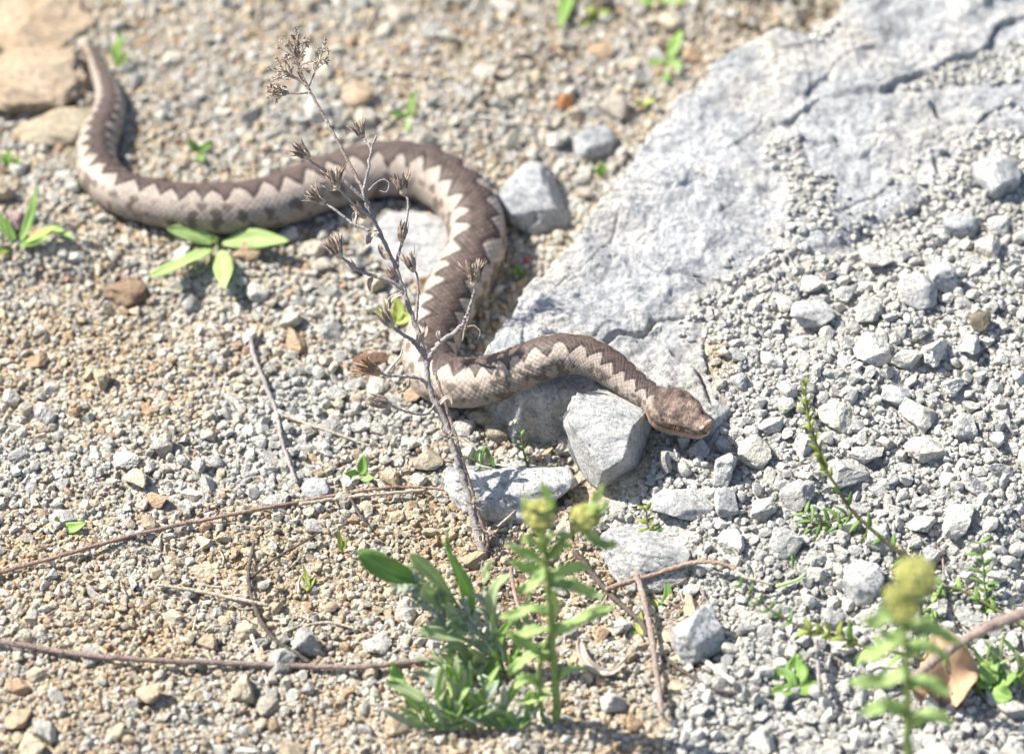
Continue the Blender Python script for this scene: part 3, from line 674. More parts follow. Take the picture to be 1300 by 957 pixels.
    Fq = np.vstack([Fq, np.stack([j3, jj, np.full(K_, e0), np.full(K_, e0)], 1)[:, [0, 1, 2, 3]], np.stack([(n - 1) * K_ + jj, (n - 1) * K_ + j3, np.full(K_, e1), np.full(K_, e1)], 1)])
    q4 = Fq[:, 2] == Fq[:, 3]
    tri = np.vstack([Fq[:, [0, 1, 2]], Fq[~q4][:, [0, 2, 3]]])
    m = bpy.data.materials.new('snake_scales'); nt, lk, bs = nodes(m)
    cN = N(nt, 'ShaderNodeAttribute', attribute_name='Col').outputs['Color']
    gp = N(nt, 'ShaderNodeNewGeometry').outputs['Position']
    rp = ramp(nt, [(.3, (.82, .82, .82)), (.7, (1.15, 1.15, 1.15))]); lk.new(noise(nt, lk, gp, 700, 3), rp.inputs[0])
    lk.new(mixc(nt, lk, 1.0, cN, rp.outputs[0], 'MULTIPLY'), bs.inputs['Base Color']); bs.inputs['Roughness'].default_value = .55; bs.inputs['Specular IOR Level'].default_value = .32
    bump(nt, lk, bs, (noise(nt, lk, gp, 1300, 2), .3, .0003))
    root = empty('snake', C[700] - np.array([0, 0, rad[700]]), 'brown and cream zigzag-backed viper winding over gravel onto the slab', 'snake')
    org = np.array(root.location)
    body = obj('body', mesh_np('body', V - org, tri, m, col=col, smooth=True), root)
    # eyes and horn
    ie = nb + int(.64 * nh)
    for sg in (-1, 1):
        jx = int(np.argmin(np.abs(ph - sg * 1.28))); p = V[ie * K_ + jx]; nrm = (Sd[ie] * sg * .9 + U[ie] * .42); nrm /= np.linalg.norm(nrm)
        c = p - nrm * .0004
        ev, ef = ico(3); er = .0021
        e = obj('eye', mesh_np('eye', ev * er + (c - org), ef, EYE['iris'], smooth=True), root)
        # slit pupil: thin upright lens on the outer surface of the eye
        lx = Tn[ie]; ly = np.cross(nrm, lx)
        pv = (ev[:, :1] * .00045) * lx + (ev[:, 1:2] * .0016) * ly + (ev[:, 2:3] * .0005) * nrm + nrm * er * .86 + (c - org)
        obj('pupil', mesh_np('pupil', pv, ef, EYE['pupil'], smooth=True), e)
    mb = MB(); tip = V[(nb + int(.955 * nh)) * K_ + int(np.argmin(np.abs(ph)))]
    hp = [tip - U[-5] * .001, tip + U[-5] * .0016 + Tn[-5] * .0010, tip + U[-5] * .0036 + Tn[-5] * .0022, tip + U[-5] * .0048 + Tn[-5] * .0026]
    mb.tube(hp, [.0021, .0017, .0011, .0004], 9, wob=.12, seed=2)
    mb.obj('nose_horn', EYE['horn'], root)
EYE = {}
for nm, c, r_ in (('iris', (.32, .17, .06), .12), ('pupil', (.006, .005, .005), .1), ('horn', (.34, .23, .18), .6)):
    m = bpy.data.materials.new('snake_' + nm); nt, lk, bs = nodes(m); bs.inputs['Roughness'].default_value = r_
    gp = N(nt, 'ShaderNodeNewGeometry').outputs['Position']; rp = ramp(nt, [(.3, tuple(v * .6 for v in c)), (.7, c)]); lk.new(noise(nt, lk, gp, 1500, 2), rp.inputs[0]); lk.new(rp.outputs[0], bs.inputs['Base Color']); EYE[nm] = m
build_snake()

# ------------------------------------------------------------------ loose stones and gravel
X0, X1, Y0, Y1 = -.37, .37, -.34, .42
RES = .0006
occ = np.zeros((int((X1 - X0) / RES) + 2, int((Y1 - Y0) / RES) + 2), bool)
def stamp(x, y, a, b=None):
    b = a if b is None else b
    i0, i1 = int((x - a - X0) / RES), int((x + a - X0) / RES) + 1; j0, j1 = int((y - b - Y0) / RES), int((y + b - Y0) / RES) + 1
    i0, j0 = max(i0, 0), max(j0, 0); i1, j1 = min(i1, occ.shape[0]), min(j1, occ.shape[1])
    if i1 <= i0 or j1 <= j0: return
    ii, jj = np.ogrid[i0:i1, j0:j1]
    occ[i0:i1, j0:j1] |= ((ii * RES + X0 - x) / a) ** 2 + ((jj * RES + Y0 - y) / b) ** 2 < 1
def occupied(x, y):
    i = np.clip(((x - X0) / RES).astype(int), 0, occ.shape[0] - 1); j = np.clip(((y - Y0) / RES).astype(int), 0, occ.shape[1] - 1)
    return occ[i, j]
for (x, y, _, a, b) in KEEP: stamp(x, y, a, b)
for k in range(0, len(KEEPL), 12): stamp(KEEPL[k, 0], KEEPL[k, 1], KEEPL[k, 3] * .75) if k < 1150 else None
CRUMB = px_on_plane([(985, 165), (1015, 175), (1030, 210), (1060, 215), (1062, 290), (1000, 300), (1000, 230), (965, 195)]); CRUMB2 = px_on_plane([(1150, 108), (1200, 78), (1285, 45), (1330, 60), (1290, 95), (1210, 98), (1160, 112)])
CRUMB3 = px_on_plane([(1180, 235), (1240, 170), (1330, 160), (1400, 200), (1230, 290), (1100, 320), (1090, 300)])
CRUMB4 = px_on_plane([(1020, 20), (1058, 10), (1062, 40), (1035, 60), (1025, 40)])
CRUMBW = px_on_plane([(850, 420), (925, 318), (1000, 268), (1100, 236), (1200, 165), (1330, 100), (1450, 180), (1000, 420), (900, 480)])
CRUMB5 = px_on_plane([(880, 380), (960, 330), (1010, 300), (1040, 330), (960, 420), (900, 440)])
def on_slab_ok(x, y):
    """bare parts of the slab carry no loose stones"""
    ins = poly_sd(x, y, SLAB) > .001
    cr = np.zeros(x.shape, bool)
    for P in (CRUMB, CRUMB2, CRUMB3, CRUMB4, CRUMB5): cr |= poly_sd(x, y, P) > 0
    thin = (poly_sd(x, y, CRUMBW) > 0) & (_h(np.floor(x * 9e4), np.floor(y * 9e4), np.zeros_like(x), 3) < .07); cr = cr | thin
    return ~ins | cr, cr
PAL = {'grey': [(.46, .455, .43), (.53, .52, .48), (.41, .405, .39), (.57, .56, .51), (.50, .485, .435)],
       'mix': [(.53, .48, .375), (.47, .44, .37), (.41, .37, .31), (.58, .54, .445), (.49, .415, .30)],
       'ochre': [(.49, .39, .255), (.54, .45, .31), (.45, .345, .22), (.40, .30, .19), (.57, .49, .36), (.44, .28, .155)]}
def pick_col(x, y, r):
    g, b = greyness(x, y); n = len(x); out = np.zeros((n, 3)); q = r.random(n)
    grey = np.array(PAL['grey'])[r.integers(0, 5, n)]; mix = np.array(PAL['mix'])[r.integers(0, 5, n)]; och = np.array(PAL['ochre'])[np.minimum(r.integers(0, 7, n), 5) * (r.random(n) > .06) ]
    isg = q < g * .95; iso = q > 1 - (1 - g) * .55
    out = np.where(isg[:, None], grey, np.where((iso & (b < .5))[:, None], och, mix))
    out = np.where(((b > .6) & ~isg)[:, None], grey * np.array([1.04, 1.0, .93]), out)
    soil = np.array([.55, .47, .345]) + (np.array([.53, .525, .50]) - np.array([.55, .47, .345])) * np.clip(g * .9 + .1 * b, 0, 1)[:, None]
    out = out * (1 - .24) + soil * .24
    return out * (r.uniform(.98, 1.24, n) * (1 + .05 * b))[:, None], g, b
def inframe(x, y, m=40):
    px, py = project(np.stack([x, y, np.full_like(x, .01)], -1)); return (px > -m) & (px < PW + m) & (py > -m) & (py < PH + m)
# larger stones: individuals (about 300 that show largest)
stones = []
r = np.random.default_rng(21)
def throw(n, dlo, dhi, power, kmax=.48, margin=.45, zone=None):
    got = []
    x = r.uniform(X0, X1, n); y = r.uniform(Y0, Y1, n); d = dlo + (dhi - dlo) * r.random(n) ** power
    inf = inframe(x, y); ok, cr = on_slab_ok(x, y); g_, b_ = greyness(x, y)
    d = np.where(cr, np.minimum(d, .0055), d); d = np.where(b_ < .5, np.maximum(dlo * .55, d * (.58 + .27 * g_)), d * .9)
    keep = ok & (r.random(n) > .8 * litter_mask(x, y)) & (inf | (r.random(n) < margin)) & (r.random(n) < np.where(b_ > .5, 1.0, .35 + .65 * np.clip(g_ * 1.4, 0, 1)))
    o = np.argsort(-d)
    for k in o:
        if not keep[k]: continue
        t = np.array([0, 1, 2, 3, 4, 5]) * math.pi / 3; rr_ = d[k] * kmax * .8
        if occupied(x[k] + np.append(0, rr_ * np.cos(t)), y[k] + np.append(0, rr_ * np.sin(t))).any(): continue
        stamp(x[k], y[k], d[k] * kmax); got.append((x[k], y[k], d[k]))
    return np.array(got)
big = throw(2600, .0088, .0225, 3.4)
inb = inframe(big[:, 0], big[:, 1], 0)
vis = big[inb]; vis = vis[np.argsort(-vis[:, 2])][:240]
rest = np.vstack([big[~inb], big[inb][np.argsort(-big[inb][:, 2])][240:]])
protos = []
for k in range(10):
    V, F_ = rock_verts(4, 300 + k, 12, .38, .85, .085, .3 if k % 2 else .05); protos.append(mesh_np('stone', V, F_, M['stone'], smooth=False))
c_, g_, b_ = pick_col(vis[:, 0], vis[:, 1], r)
MARKS = [(130, 140, 'the tail of the snake'), (300, 280, 'the snake\'s belly'), (560, 210, 'the back of the snake\'s coil'), (612, 700, 'the dried plant\'s base'), (776, 590, 'the angular block'), (276, 330, 'the green rosette'), (60, 190, 'the cream flat stone'),
         (730, 270, 'the slab\'s left edge'), (200, 672, 'the long reddish twig'), (250, 840, 'the long grey-brown twig'), (560, 800, 'the downy herb'), (350, 530, 'the crooked grey root'), (1060, 620, 'the long thin sprig'), (1245, 420, 'the olive-brown pebble'),
         (886, 830, 'the blue-grey cube-like stone'), (920, 580, 'the snake\'s head'), (1275, 840, 'the wispy grass'), (1020, 345, 'the slab\'s lower edge'), (1010, 860, 'the round-leaved seedling'), (457, 600, 'the three-leaved seedling'), (45, 300, 'the tuft of light green blades'),
         (450, 130, 'the orange-tan chunky stone'), (252, 190, 'the seedling behind the snake'), (735, 20, 'the broad green blade'), (1165, 390, 'the faceted grey rock'), (1096, 750, 'the round pale rock'), (330, 770, 'the dark curved tendril'), (470, 470, 'the bend of the snake')]
MW = np.array([hit(a, b)[:2] for a, b, _ in MARKS])
def stone_label(x, y, d, c, b):
    lum, warm = c.mean(), c[0] - c[2]
    hue = ('rusty brown' if c[0] > 1.75 * c[2] and lum < .36 else 'ochre' if warm > .21 else 'tan' if warm > .13 else 'cream' if warm > .08 and lum > .5 else 'whitish' if lum > .57 else 'pale grey' if lum > .46 else 'grey')
    size = 'large' if d > .0135 else 'middling' if d > .0105 else 'small'
    dist = np.hypot(MW[:, 0] - x, (MW[:, 1] - y)); k = int(np.argmin(dist)); bed = 'grey debris' if b > .5 else 'mixed gravel'
    return f'{size} {hue} stone in the {bed}' + f' near {MARKS[k][2]}', f'stones in the {bed}'
for k, (x, y, d) in enumerate(vis):
    lab, grp = stone_label(x, y, d, c_[k], b_[k])
    sc = np.array([d / 2 * r.uniform(.9, 1.15), d / 2 * r.uniform(.75, 1.0), d / 2 * r.uniform(.5, .8)])
    o = obj('stone', protos[r.integers(0, 10)], loc=(x, y, float(surf(x, y)) + sc[2] * r.uniform(.25, .6)), rot=(r.normal() * .3, r.normal() * .3, r.uniform(0, 6.28)), scale=sc)
    o.color = (*c_[k], 1); tag(o, lab, 'stone', grp)
# countless gravel: medium, small, grit
def merged(name, pts, level, seed, mat, planes, squash, lift, label=None, dens=True):
    r = np.random.default_rng(seed); n = len(pts); P = []
    for k in range(20): P.append(rock_verts(level, 500 + seed * 30 + k, planes, .33, .85, .06 if level > 1 else .0, .15)[0])
    P = np.array(P); F_ = ico(level)[1]; nv = P.shape[1]
    pick = P[r.integers(0, 20, n)]
    d = pts[:, 2]; sc = np.stack([d / 2 * r.uniform(.85, 1.25, n), d / 2 * r.uniform(.7, 1.0, n), d / 2 * r.uniform(*squash, n)], 1)
    V = pick * sc[:, None, :]
    a, b, c = r.normal(size=n) * .45, r.normal(size=n) * .45, r.uniform(0, 6.283, n)
    def rot(V, i, j, t):
        ct, st = np.cos(t)[:, None], np.sin(t)[:, None]; vi, vj = V[:, :, i].copy(), V[:, :, j].copy(); V[:, :, i] = ct * vi - st * vj; V[:, :, j] = st * vi + ct * vj
    rot(V, 1, 2, a); rot(V, 0, 2, b); rot(V, 0, 1, c)
    z = surf(pts[:, 0], pts[:, 1]) + sc[:, 2] * r.uniform(*lift, n)
    V += np.stack([pts[:, 0], pts[:, 1], z], 1)[:, None, :]
    Fa = (F_[None] + (np.arange(n) * nv)[:, None, None]).reshape(-1, 3)
    col, g_, b_ = pick_col(pts[:, 0], pts[:, 1], r)
    o = obj(name, mesh_np(name, V.reshape(-1, 3), Fa, mat, col=np.repeat(col, nv, 0), smooth=False)); o['kind'] = 'stuff'
    tag(o, label, 'gravel'); return o
med = throw(40000, .0040, .0092, 2.4, .40, .3)
mid_ = np.vstack([rest, med])
merged('gravel', mid_, 2 if False else 2, 2, M['gravel'], 8, (.55, .95), (.2, .75), 'mixed grey and tan pebbles covering the ground')
n = 122000
x = r.uniform(X0, X1, n); y = r.uniform(Y0, Y1, n); ok, cr = on_slab_ok(x, y)
k = ok & (r.random(n) > .65 * litter_mask(x, y)) & ~occupied(x, y) & (inframe(x, y, 20) | (r.random(n) < .22)); d = np.where(r.random(n) < .4, r.uniform(.0026, .0042, n), r.uniform(.0014, .0028, n))
merged('grit', np.stack([x, y, d], 1)[k], 1, 3, M['gravel'], 5, (.6, 1.0), (.0, .8), 'fine grit and sand grains between the pebbles')
print('STONES', len(vis), len(mid_), int(k.sum()))
#PLANTS
# ------------------------------------------------------------------ plants and twigs
VIEWN = np.array([-.14, -.36, .92])
class Plant:
    def __init__(s, name, px, py, label, cat='plant', k=-1.0, group=None, depth=None, sink=.001):
        p = hit(px, py); s.px, s.py, s.k = px, py, k
        s.p = p; s.d0 = depth_of(p); s.root = empty(name, p - np.array([0, 0, sink]), label, cat, group); s.r = np.random.default_rng(int(px * 7 + py))
    def P(s, px, py, dd=0.0, k=None, clear=.0012):
        k = s.k if k is None else k
        dy = (s.py - py) * s.d0 / FPX
        d = s.d0 + (k * dy if dy > 0 else dy) + dd
        for _ in range(60):
            p = at_depth(px, py, d)
            if p[2] >= float(surf(p[0], p[1])) + clear: break
            d -= .002
        return p
    def pts(s, L, k=None, clear=.0012): return np.array([s.P(q[0], q[1], q[2] if len(q) > 2 else 0.0, k, clear) for q in L])
    def stem(s, L, r0, r1, mat, name='stem', k=None, n=None, wob=.12, sides=7, clear=.0012, bury=False, parent=None):
        P = s.pts(L, k, clear)
        if bury: P = np.vstack([P[0] - np.array([0, 0, .006]), P])
        n = n or max(8, int(len(L) * 6)); P = spline(P, n)
        P += s.r.normal(size=P.shape) * r0 * PXM * .12
        rr = np.linspace(r0, r1, n) * PXM
        return MB().tube(P, rr, sides, wob=wob, seed=int(s.r.integers(1e6))).obj(name, M[mat], parent or s.root), P
    def leaf(s, L, w, mat='leaf', prof='oval', name='leaf', k=None, fold=.25, wave=.15, nrm=None, parent=None, nx=6, ny=14):
        P = s.pts(L, k); nn = VIEWN + s.r.normal(size=3) * .18 if nrm is None else np.asarray(nrm, float)
        return MB().blade(P, w * PXM, nn, nx, ny, prof, fold, wave, int(s.r.integers(1e6))).obj(name, M[mat], parent or s.root)
    def leaflets(s, P, n, ln, w, mat, both=True, name='leaflet', start=.15, end=1.0, ang=55, jit=.3):
        """small narrow leaflets along a finished stem polyline"""
        T = np.gradient(P, axis=0)
        for i in range(n):
            t = start + (end - start) * i / max(1, n - 1); q = int(t * (len(P) - 1)); p = P[q]; tt = T[q] / np.linalg.norm(T[q])
            v = UPV * .5 - FWD * .5 + np.array([0, 0, .3]); sdv = np.cross(tt, -FWD); sdv /= np.linalg.norm(sdv)
            for sg in ((-1, 1) if both else ((-1) ** i,)):
                a = R(ang) + s.r.normal() * jit; l = ln * PXM * s.r.uniform(.7, 1.2)
                d = tt * math.cos(a) + sg * sdv * math.sin(a) - FWD * s.r.normal() * .25; d /= np.linalg.norm(d)
                e = p + d * l; e[2] = max(e[2], float(surf(e[0], e[1])) + .0008); mid = (p + e) / 2 + np.array([0, 0, l * .08])
                MB().blade(np.array([p, mid, e]), w * PXM, VIEWN + s.r.normal(size=3) * .4, 2, 6, 'lance', .3, 0, i).obj(name, M[mat], s.root)

def seed_head_mesh(seed, mat, flare=.42, n=26, core=.2):
    r = np.random.default_rng(seed); mb = MB()
    V, F3 = ico(2); V = V * np.array([core, core, .30]) + np.array([0, 0, .24]); mb.add(V, np.hstack([F3, F3[:, 2:3]]))
    for i in range(n):
        a = i * 2.39996 + r.normal() * .2; f = flare * r.uniform(.25, 1.25); l = r.uniform(.7, 1.12)
        c = np.array([math.cos(a), math.sin(a), 0]); h0 = r.uniform(.08, .32)
        P = np.array([c * core * .85 + [0, 0, h0], c * (core * 1.12) + [0, 0, h0 + .25], c * (core * .9 + f * .45) + [0, 0, l * .75], c * (core * .75 + f) + [0, 0, l + r.normal() * .05]])
        mb.blade(P, .075 * r.uniform(.7, 1.2), c + np.array([0, 0, .4]), 2, 5, 'lance', .35, 0, i, thick=.02)
    V = np.vstack(mb.V); return mesh_np('seed_head', V, np.vstack(mb.F), mat, smooth=True, uv=np.vstack(mb.UV))
HEADS = [seed_head_mesh(1, M['husk']), seed_head_mesh(2, M['husk'], .3, 22, .19), seed_head_mesh(3, M['husk_rust'], .5, 24), seed_head_mesh(4, M['husk'], .12, 18, .2)]
def add_head(pl, p, direc, size, v, name='seed_head'):
    d = Vector(direc); q = d.to_track_quat('Z', 'Y')
    o = obj(name, HEADS[v], pl.root, loc=Vector(p) - Vector(root_loc(pl.root)), scale=(size, size, size)); o.rotation_euler = q.to_euler(); return o

# the tall dried stem in front of the snake
D = Plant('dried_plant', 614, 706, 'tall dried grey-brown plant with spiky seed heads standing before the snake', k=0.02)
D.stem([(614, 706), (604, 668), (597, 640), (588, 605), (575, 565), (563, 530), (552, 508), (544, 486), (539, 451), (527, 413), (508, 354), (495, 322), (473, 275), (461, 247), (466, 222), (472, 190), (477, 174)], 5.6, 1.4, 'twig_grey', bury=True, n=110, wob=.2)
D.stem([(614, 706), (618, 684), (607, 652), (598, 620), (590, 596), (582, 566), (570, 528), (560, 496), (553, 474)], 3.4, 1.6, 'twig_red', name='side_stem', n=60)
def branch(L, r0, r1, head=None, size=34, v=0, mat='twig_grey', dd=0.0):
    L = [(a, b, dd * i / (len(L) - 1)) for i, (a, b) in enumerate(L)]
    o, P = D.stem(L, r0, r1, mat, name='branch', n=len(L) * 7, wob=.2)
    if head is not None:
        d = P[-1] - P[-4]; d = d / np.linalg.norm(d); h = np.array(RGT * head[0] + UPV * head[1]); h = h / np.linalg.norm(h) - FWD * .15
        add_head(D, P[-1] - h * .001, h, size * .9 * PXM, v)
    return P
branch([(472, 192), (468, 184), (463, 178), (460, 174)], 1.8, 1.5, (-.4, 1), 26, 0, dd=.004)
branch([(468, 258), (448, 240), (428, 222), (408, 214), (396, 206), (391, 200)], 2.4, 1.5, (-.75, .6), 30, 0, dd=-.008)
branch([(474, 278), (452, 262), (436, 246), (428, 238)], 2.2, 1.4, (-.2, 1), 30, 0, dd=-.012)
branch([(486, 302), (462, 290), (444, 281), (425, 266), (410, 257)], 2.4, 1.4, (-.9, .7), 28, 0, dd=.008)
branch([(505, 340), (505, 328), (511, 305), (517, 275), (518, 255), (512, 245)], 2.0, 1.4, (-.2, 1), 32, 1, dd=.006)
branch([(511, 312), (510, 304)], 1.4, 1.2, (.15, 1), 28, 3)
branch([(528, 408), (530, 390), (531, 366), (529, 348), (524, 342)], 1.9, 1.3, (-.35, 1), 28, 1, dd=-.006)
branch([(542, 459), (550, 447), (560, 434), (584, 416), (594, 398), (601, 375), (603, 362)], 3.8, 1.7, (-.1, 1), 36, 0, dd=-.008)
branch([(576, 423), (590, 416), (602, 414), (610, 422), (606, 432)], 1.4, .8)
branch([(596, 398), (592, 410), (587, 432)], 1.8, 1.0, mat='husk')
branch([(512, 368), (498, 358), (473, 350), (455, 343), (440, 332), (431, 325)], 2.8, 1.6, (-.5, 1), 32, 0, dd=-.01)
branch([(455, 343), (450, 341)], 2.0, 2.0, (-.5, .8), 17, 3)
branch([(508, 362), (502, 354)], 1.6, 1.4, (-.6, .8), 24, 3)
branch([(538, 450), (526, 434), (512, 425), (502, 418), (497, 413)], 3.4, 1.7, (-.6, .8), 32, 1, dd=-.008)
branch([(545, 490), (534, 481), (520, 478), (500, 477), (487, 475), (480, 473)], 2.4, 1.6, (-.9, .45), 36, 2, dd=-.012)
branch([(553, 512), (540, 526), (515, 522), (494, 514)], 1.6, 1.4, (-.95, .3), 34, 3, dd=-.016)
branch([(470, 272), (462, 275)], 1.5, 1.2, (-.6, .8), 24, 3)
branch([(488, 477), (500, 462), (508, 452), (512, 440)], 2.2, .8, mat='dead_pale')
branch([(468, 242), (478, 232), (488, 228), (494, 234), (490, 244), (482, 242)], 1.1, .6)
# slim stalk with the airy top
P = branch([(470, 268), (462, 246), (455, 230), (434, 189), (414, 153), (393, 114)], 2.4, 1.7, mat='twig', dd=.006)
def cluster(L, tips, seed):
    r = np.random.default_rng(seed); o, P = D.stem([(a, b, .006) for a, b in L], 1.5, .9, 'twig', name='branch', n=len(L) * 7)
    mb = MB(); e = P[-1]
    for (px, py) in tips:
        for j in range(5):
            q = at_depth(px + r.normal() * 5.5, py + r.normal() * 5.5, depth_of(e) + r.normal() * .003); st = P[int(len(P) * r.uniform(.55, .99))]
            mb.tube(spline([st, (st + q) / 2 + r.normal(size=3) * .0008, q], 6), np.linspace(.7, .5, 6) * PXM, 4)
            for m_ in range(5):
                d = r.normal(size=3); d /= np.linalg.norm(d); mb.blade([q - d * .0002, q + d * .0009, q + d * .0019], .00042, r.normal(size=3), 2, 3, 'lance', .3, 0, 1)
    mb.obj('flower_cluster', M['dead_pale'] if seed % 2 else M['husk'], D.root)
cluster([(393, 114), (379, 101), (362, 90)], [(352, 86), (360, 96), (345, 94)], 1)
cluster([(393, 114), (384, 96), (377, 76), (374, 62)], [(372, 52), (382, 48), (390, 54), (366, 60)], 2)
cluster([(391, 112), (399, 93), (405, 78)], [(402, 66), (411, 66), (409, 76), (416, 72)], 3)
cluster([(391, 118), (376, 119), (358, 117)], [(350, 112), (342, 122), (356, 110), (345, 116)], 4)
cluster([(386, 104), (379, 92), (380, 80)], [(380, 72), (384, 84)], 5)
cluster([(379, 101), (368, 98)], [(364, 78), (360, 72)], 6)
# withered curled leaves on the stem
for L, w_ in (([(496, 330), (486, 322), (482, 312), (488, 306)], 4), ([(480, 292), (470, 300), (466, 312), (460, 318)], 4), ([(474, 352), (469, 360), (470, 372)], 3), ([(513, 372), (497, 380), (494, 398)], 3.5), ([(452, 268), (450, 280), (452, 290)], 3),
              ([(520, 478), (516, 490), (506, 500)], 4), ([(532, 437), (540, 420), (538, 405)], 4), ([(556, 515), (566, 505), (572, 508), (574, 518)], 3), ([(430, 240), (418, 238), (405, 232)], 4), ([(560, 436), (556, 424), (560, 416)], 3)):
    D.leaf([(a, b, -.003) for a, b in L], w_, 'husk' if w_ > 3.2 else 'dead_pale', 'lance', name='withered_leaf', fold=.6, wave=.6)
rr_ = np.random.default_rng(5)
for (cx_, cy_, nn_) in ((572, 556, 16), (600, 640, 16), (612, 676, 12)):
    for i in range(nn_):
        a = rr_.uniform(0, 6.28); l = rr_.uniform(10, 26); x2, y2 = cx_ + math.cos(a) * l, cy_ + math.sin(a) * l
        D.stem([(cx_, cy_, -.003), ((cx_ + x2) / 2 + rr_.normal() * 4, (cy_ + y2) / 2 + rr_.normal() * 4, -.008), (x2, y2, -.006)], 1.0, .4, ('twig_grey', 'dead_pale', 'straw')[i % 3], name='dry_fibre', n=7, sides=4)

# rosette with four broad leaves
p = Plant('seedling', 276, 314, 'green rosette of broad pointed leaves lying beside the snake\'s belly', k=.75)
for L, w_, pr in (([(270, 316), (240, 330), (190, 352)], 13, 'oval'), ([(280, 309), (320, 304), (368, 306)], 12.5, 'oval'), ([(279, 318), (284, 340), (286, 367)], 12, 'oval'), ([(272, 309), (246, 298), (212, 290)], 11, 'oval'), ([(276, 308), (272, 303), (262, 300)], 4, 'lance')):
    p.leaf([(a, b, -.006 - .005 * i) for i, (a, b) in enumerate(L)], w_ * 1.12, 'leaf_soft', pr, fold=.15)
p.stem([(276, 316), (276, 311, -.003)], 4, 3, 'stem_green', n=6, bury=True)
def sprout(px, py, leaves, label, mat='leaf', k=.2, name='seedling', prof='oval', stem='stem_green', group=None):
    p = Plant(name, px, py, label, k=k, group=group)
    p.stem([(px, py), (px, py - 3, -.002)], 2.2, 1.8, stem, n=5, bury=True)
    for L, w_ in leaves: p.leaf([(a, b, -.002 - .003 * i) for i, (a, b) in enumerate([(px, py - 2)] + L)], w_, mat, prof)
    return p
sprout(457, 605, [([(460, 595), (462, 576)], 7), ([(465, 607), (475, 607)], 6), ([(446, 602), (438, 601)], 6)], 'tiny three-leaved seedling just above a straw-coloured twig')
sprout(76, 670, [([(92, 670), (110, 663)], 7), ([(73, 660), (72, 655)], 4)], 'tiny seedling with one broad leaf by the long reddish twig')
sprout(735, -40, [([(724, -14), (710, 39)], 13)], 'broad green blade standing in gravel behind the coil', prof='lance', k=.6)
sprout(850, 76, [([(856, 60), (866, 38)], 9), ([(838, 78), (822, 80)], 8), ([(858, 84), (864, 94)], 7), ([(846, 100), (838, 104)], 6)], 'green seedling growing along the slab\'s upper left edge', k=.4)
sprout(838, 2, [([(825, 2), (812, 4)], 9), ([(850, 0), (872, 3)], 9), ([(840, -20), (845, -34)], 9)], 'spreading green seedling in gravel beyond the slab\'s upper corner', k=.5)
sprout(752, 26, [([(748, 18), (752, 8)], 7), ([(762, 18), (776, 14)], 6), ([(744, 32), (738, 34)], 5)], 'small yellow-green seedling beside the broad green blade', mat='leaf_yellow', k=.5)
sprout(815, 134, [([(812, 132), (806, 130)], 6), ([(822, 130), (832, 128)], 5)], 'yellowish seedling tucked against the slab', mat='leaf_yellow', k=.4)
sprout(518, 152, [([(522, 136), (528, 112)], 5.5), ([(506, 146), (490, 143)], 5), ([(518, 160), (519, 168)], 4)], 'upright bright green seedling in gravel just behind the coil', prof='lance', k=.1)
sprout(252, 196, [([(246, 186), (238, 176)], 6), ([(262, 186), (270, 178)], 6), ([(254, 200), (258, 206)], 6)], 'small green seedling in gravel behind the snake', mat='leaf_dark', k=.5)
sprout(148, 84, [([(149, 66), (155, 40)], 8), ([(158, 76), (162, 66)], 5)], 'upright grass blade beside the tail of the snake', prof='lance', k=0)
sprout(500, 412, [([(506, 396), (502, 376)], 8), ([(490, 400), (476, 392)], 8), ([(516, 404), (526, 402)], 8)], 'light green seedling behind the dried plant', mat='leaf_yellow', k=.5)
sprout(763, 222, [([(764, 214), (763, 206)], 7), ([(758, 218), (755, 214)], 4)], 'tiny green shoot where the gravel meets the slab', k=.4)
sprout(12, 214, [([(10, 204), (12, 190)], 8), ([(20, 208), (26, 200)], 5)], 'short green shoot below the cream stone', k=.1)
sprout(103, 240, [([(102, 236), (100, 228)], 5)], 'tiny green shoot touching the snake\'s belly', k=.3)
sprout(658, 352, [([(656, 344), (660, 336)], 6), ([(665, 350), (672, 346)], 5)], 'dark green shoot in the shade between coil and slab', mat='leaf_dark', k=.4)
p = Plant('grass_tuft', 22, 312, 'tuft of light green blades beside the pinkish stone', 'grass', k=.25)
for L, w_ in (([(26, 308), (40, 270), (48, 232)], 6), ([(26, 310), (48, 300), (78, 284)], 7), ([(18, 308), (2, 282), (-8, 256)], 6), ([(14, 312), (4, 318), (-14, 322)], 7), ([(60, 288), (78, 294), (96, 304)], 4), ([(24, 312), (42, 308), (66, 298)], 5), ([(20, 306), (12, 290), (8, 270)], 5)): p.leaf([(a, b, -.004 * i) for i, (a, b) in enumerate(L)], w_, 'leaf' if w_ != 7 else 'leaf_yellow', 'lance')
p = Plant('grass_tuft', 390, 750, 'little fan of yellow-green shoots in the tan gravel', 'grass', k=.1)
for L in ([(392, 738), (396, 732)], [(386, 738), (376, 730)], [(390, 736), (384, 714)], [(396, 740), (402, 730)], [(388, 742), (380, 738)]): p.leaf([(390, 750)] + L, 3, 'leaf_yellow', 'lance')
sprout(434, 700, [([(432, 690), (430, 672)], 3.5), ([(437, 692), (440, 680)], 3)], 'tiny reddish-green shoot beside the herb', mat='leaf_yellow', prof='lance', k=0)
p = Plant('seedling', 1010, 876, 'round-leaved green seedling among grey debris stones', k=.2)
for L, w_ in (([(1011, 866), (1012, 829)], 14), ([(1004, 868), (978, 850)], 13), ([(1016, 874), (1040, 868)], 11), ([(1000, 876), (976, 880)], 9)): p.leaf([(1010, 874)] + L, w_, 'leaf', 'oval')
p = Plant('seedling', 840, 770, 'curled shiny green leaf sprouting beside the low broad rock', k=.2)
p.leaf([(838, 766), (848, 758), (846, 738)], 6, 'leaf_dark'); p.leaf([(836, 768), (828, 766), (824, 760)], 6, 'leaf_yellow')
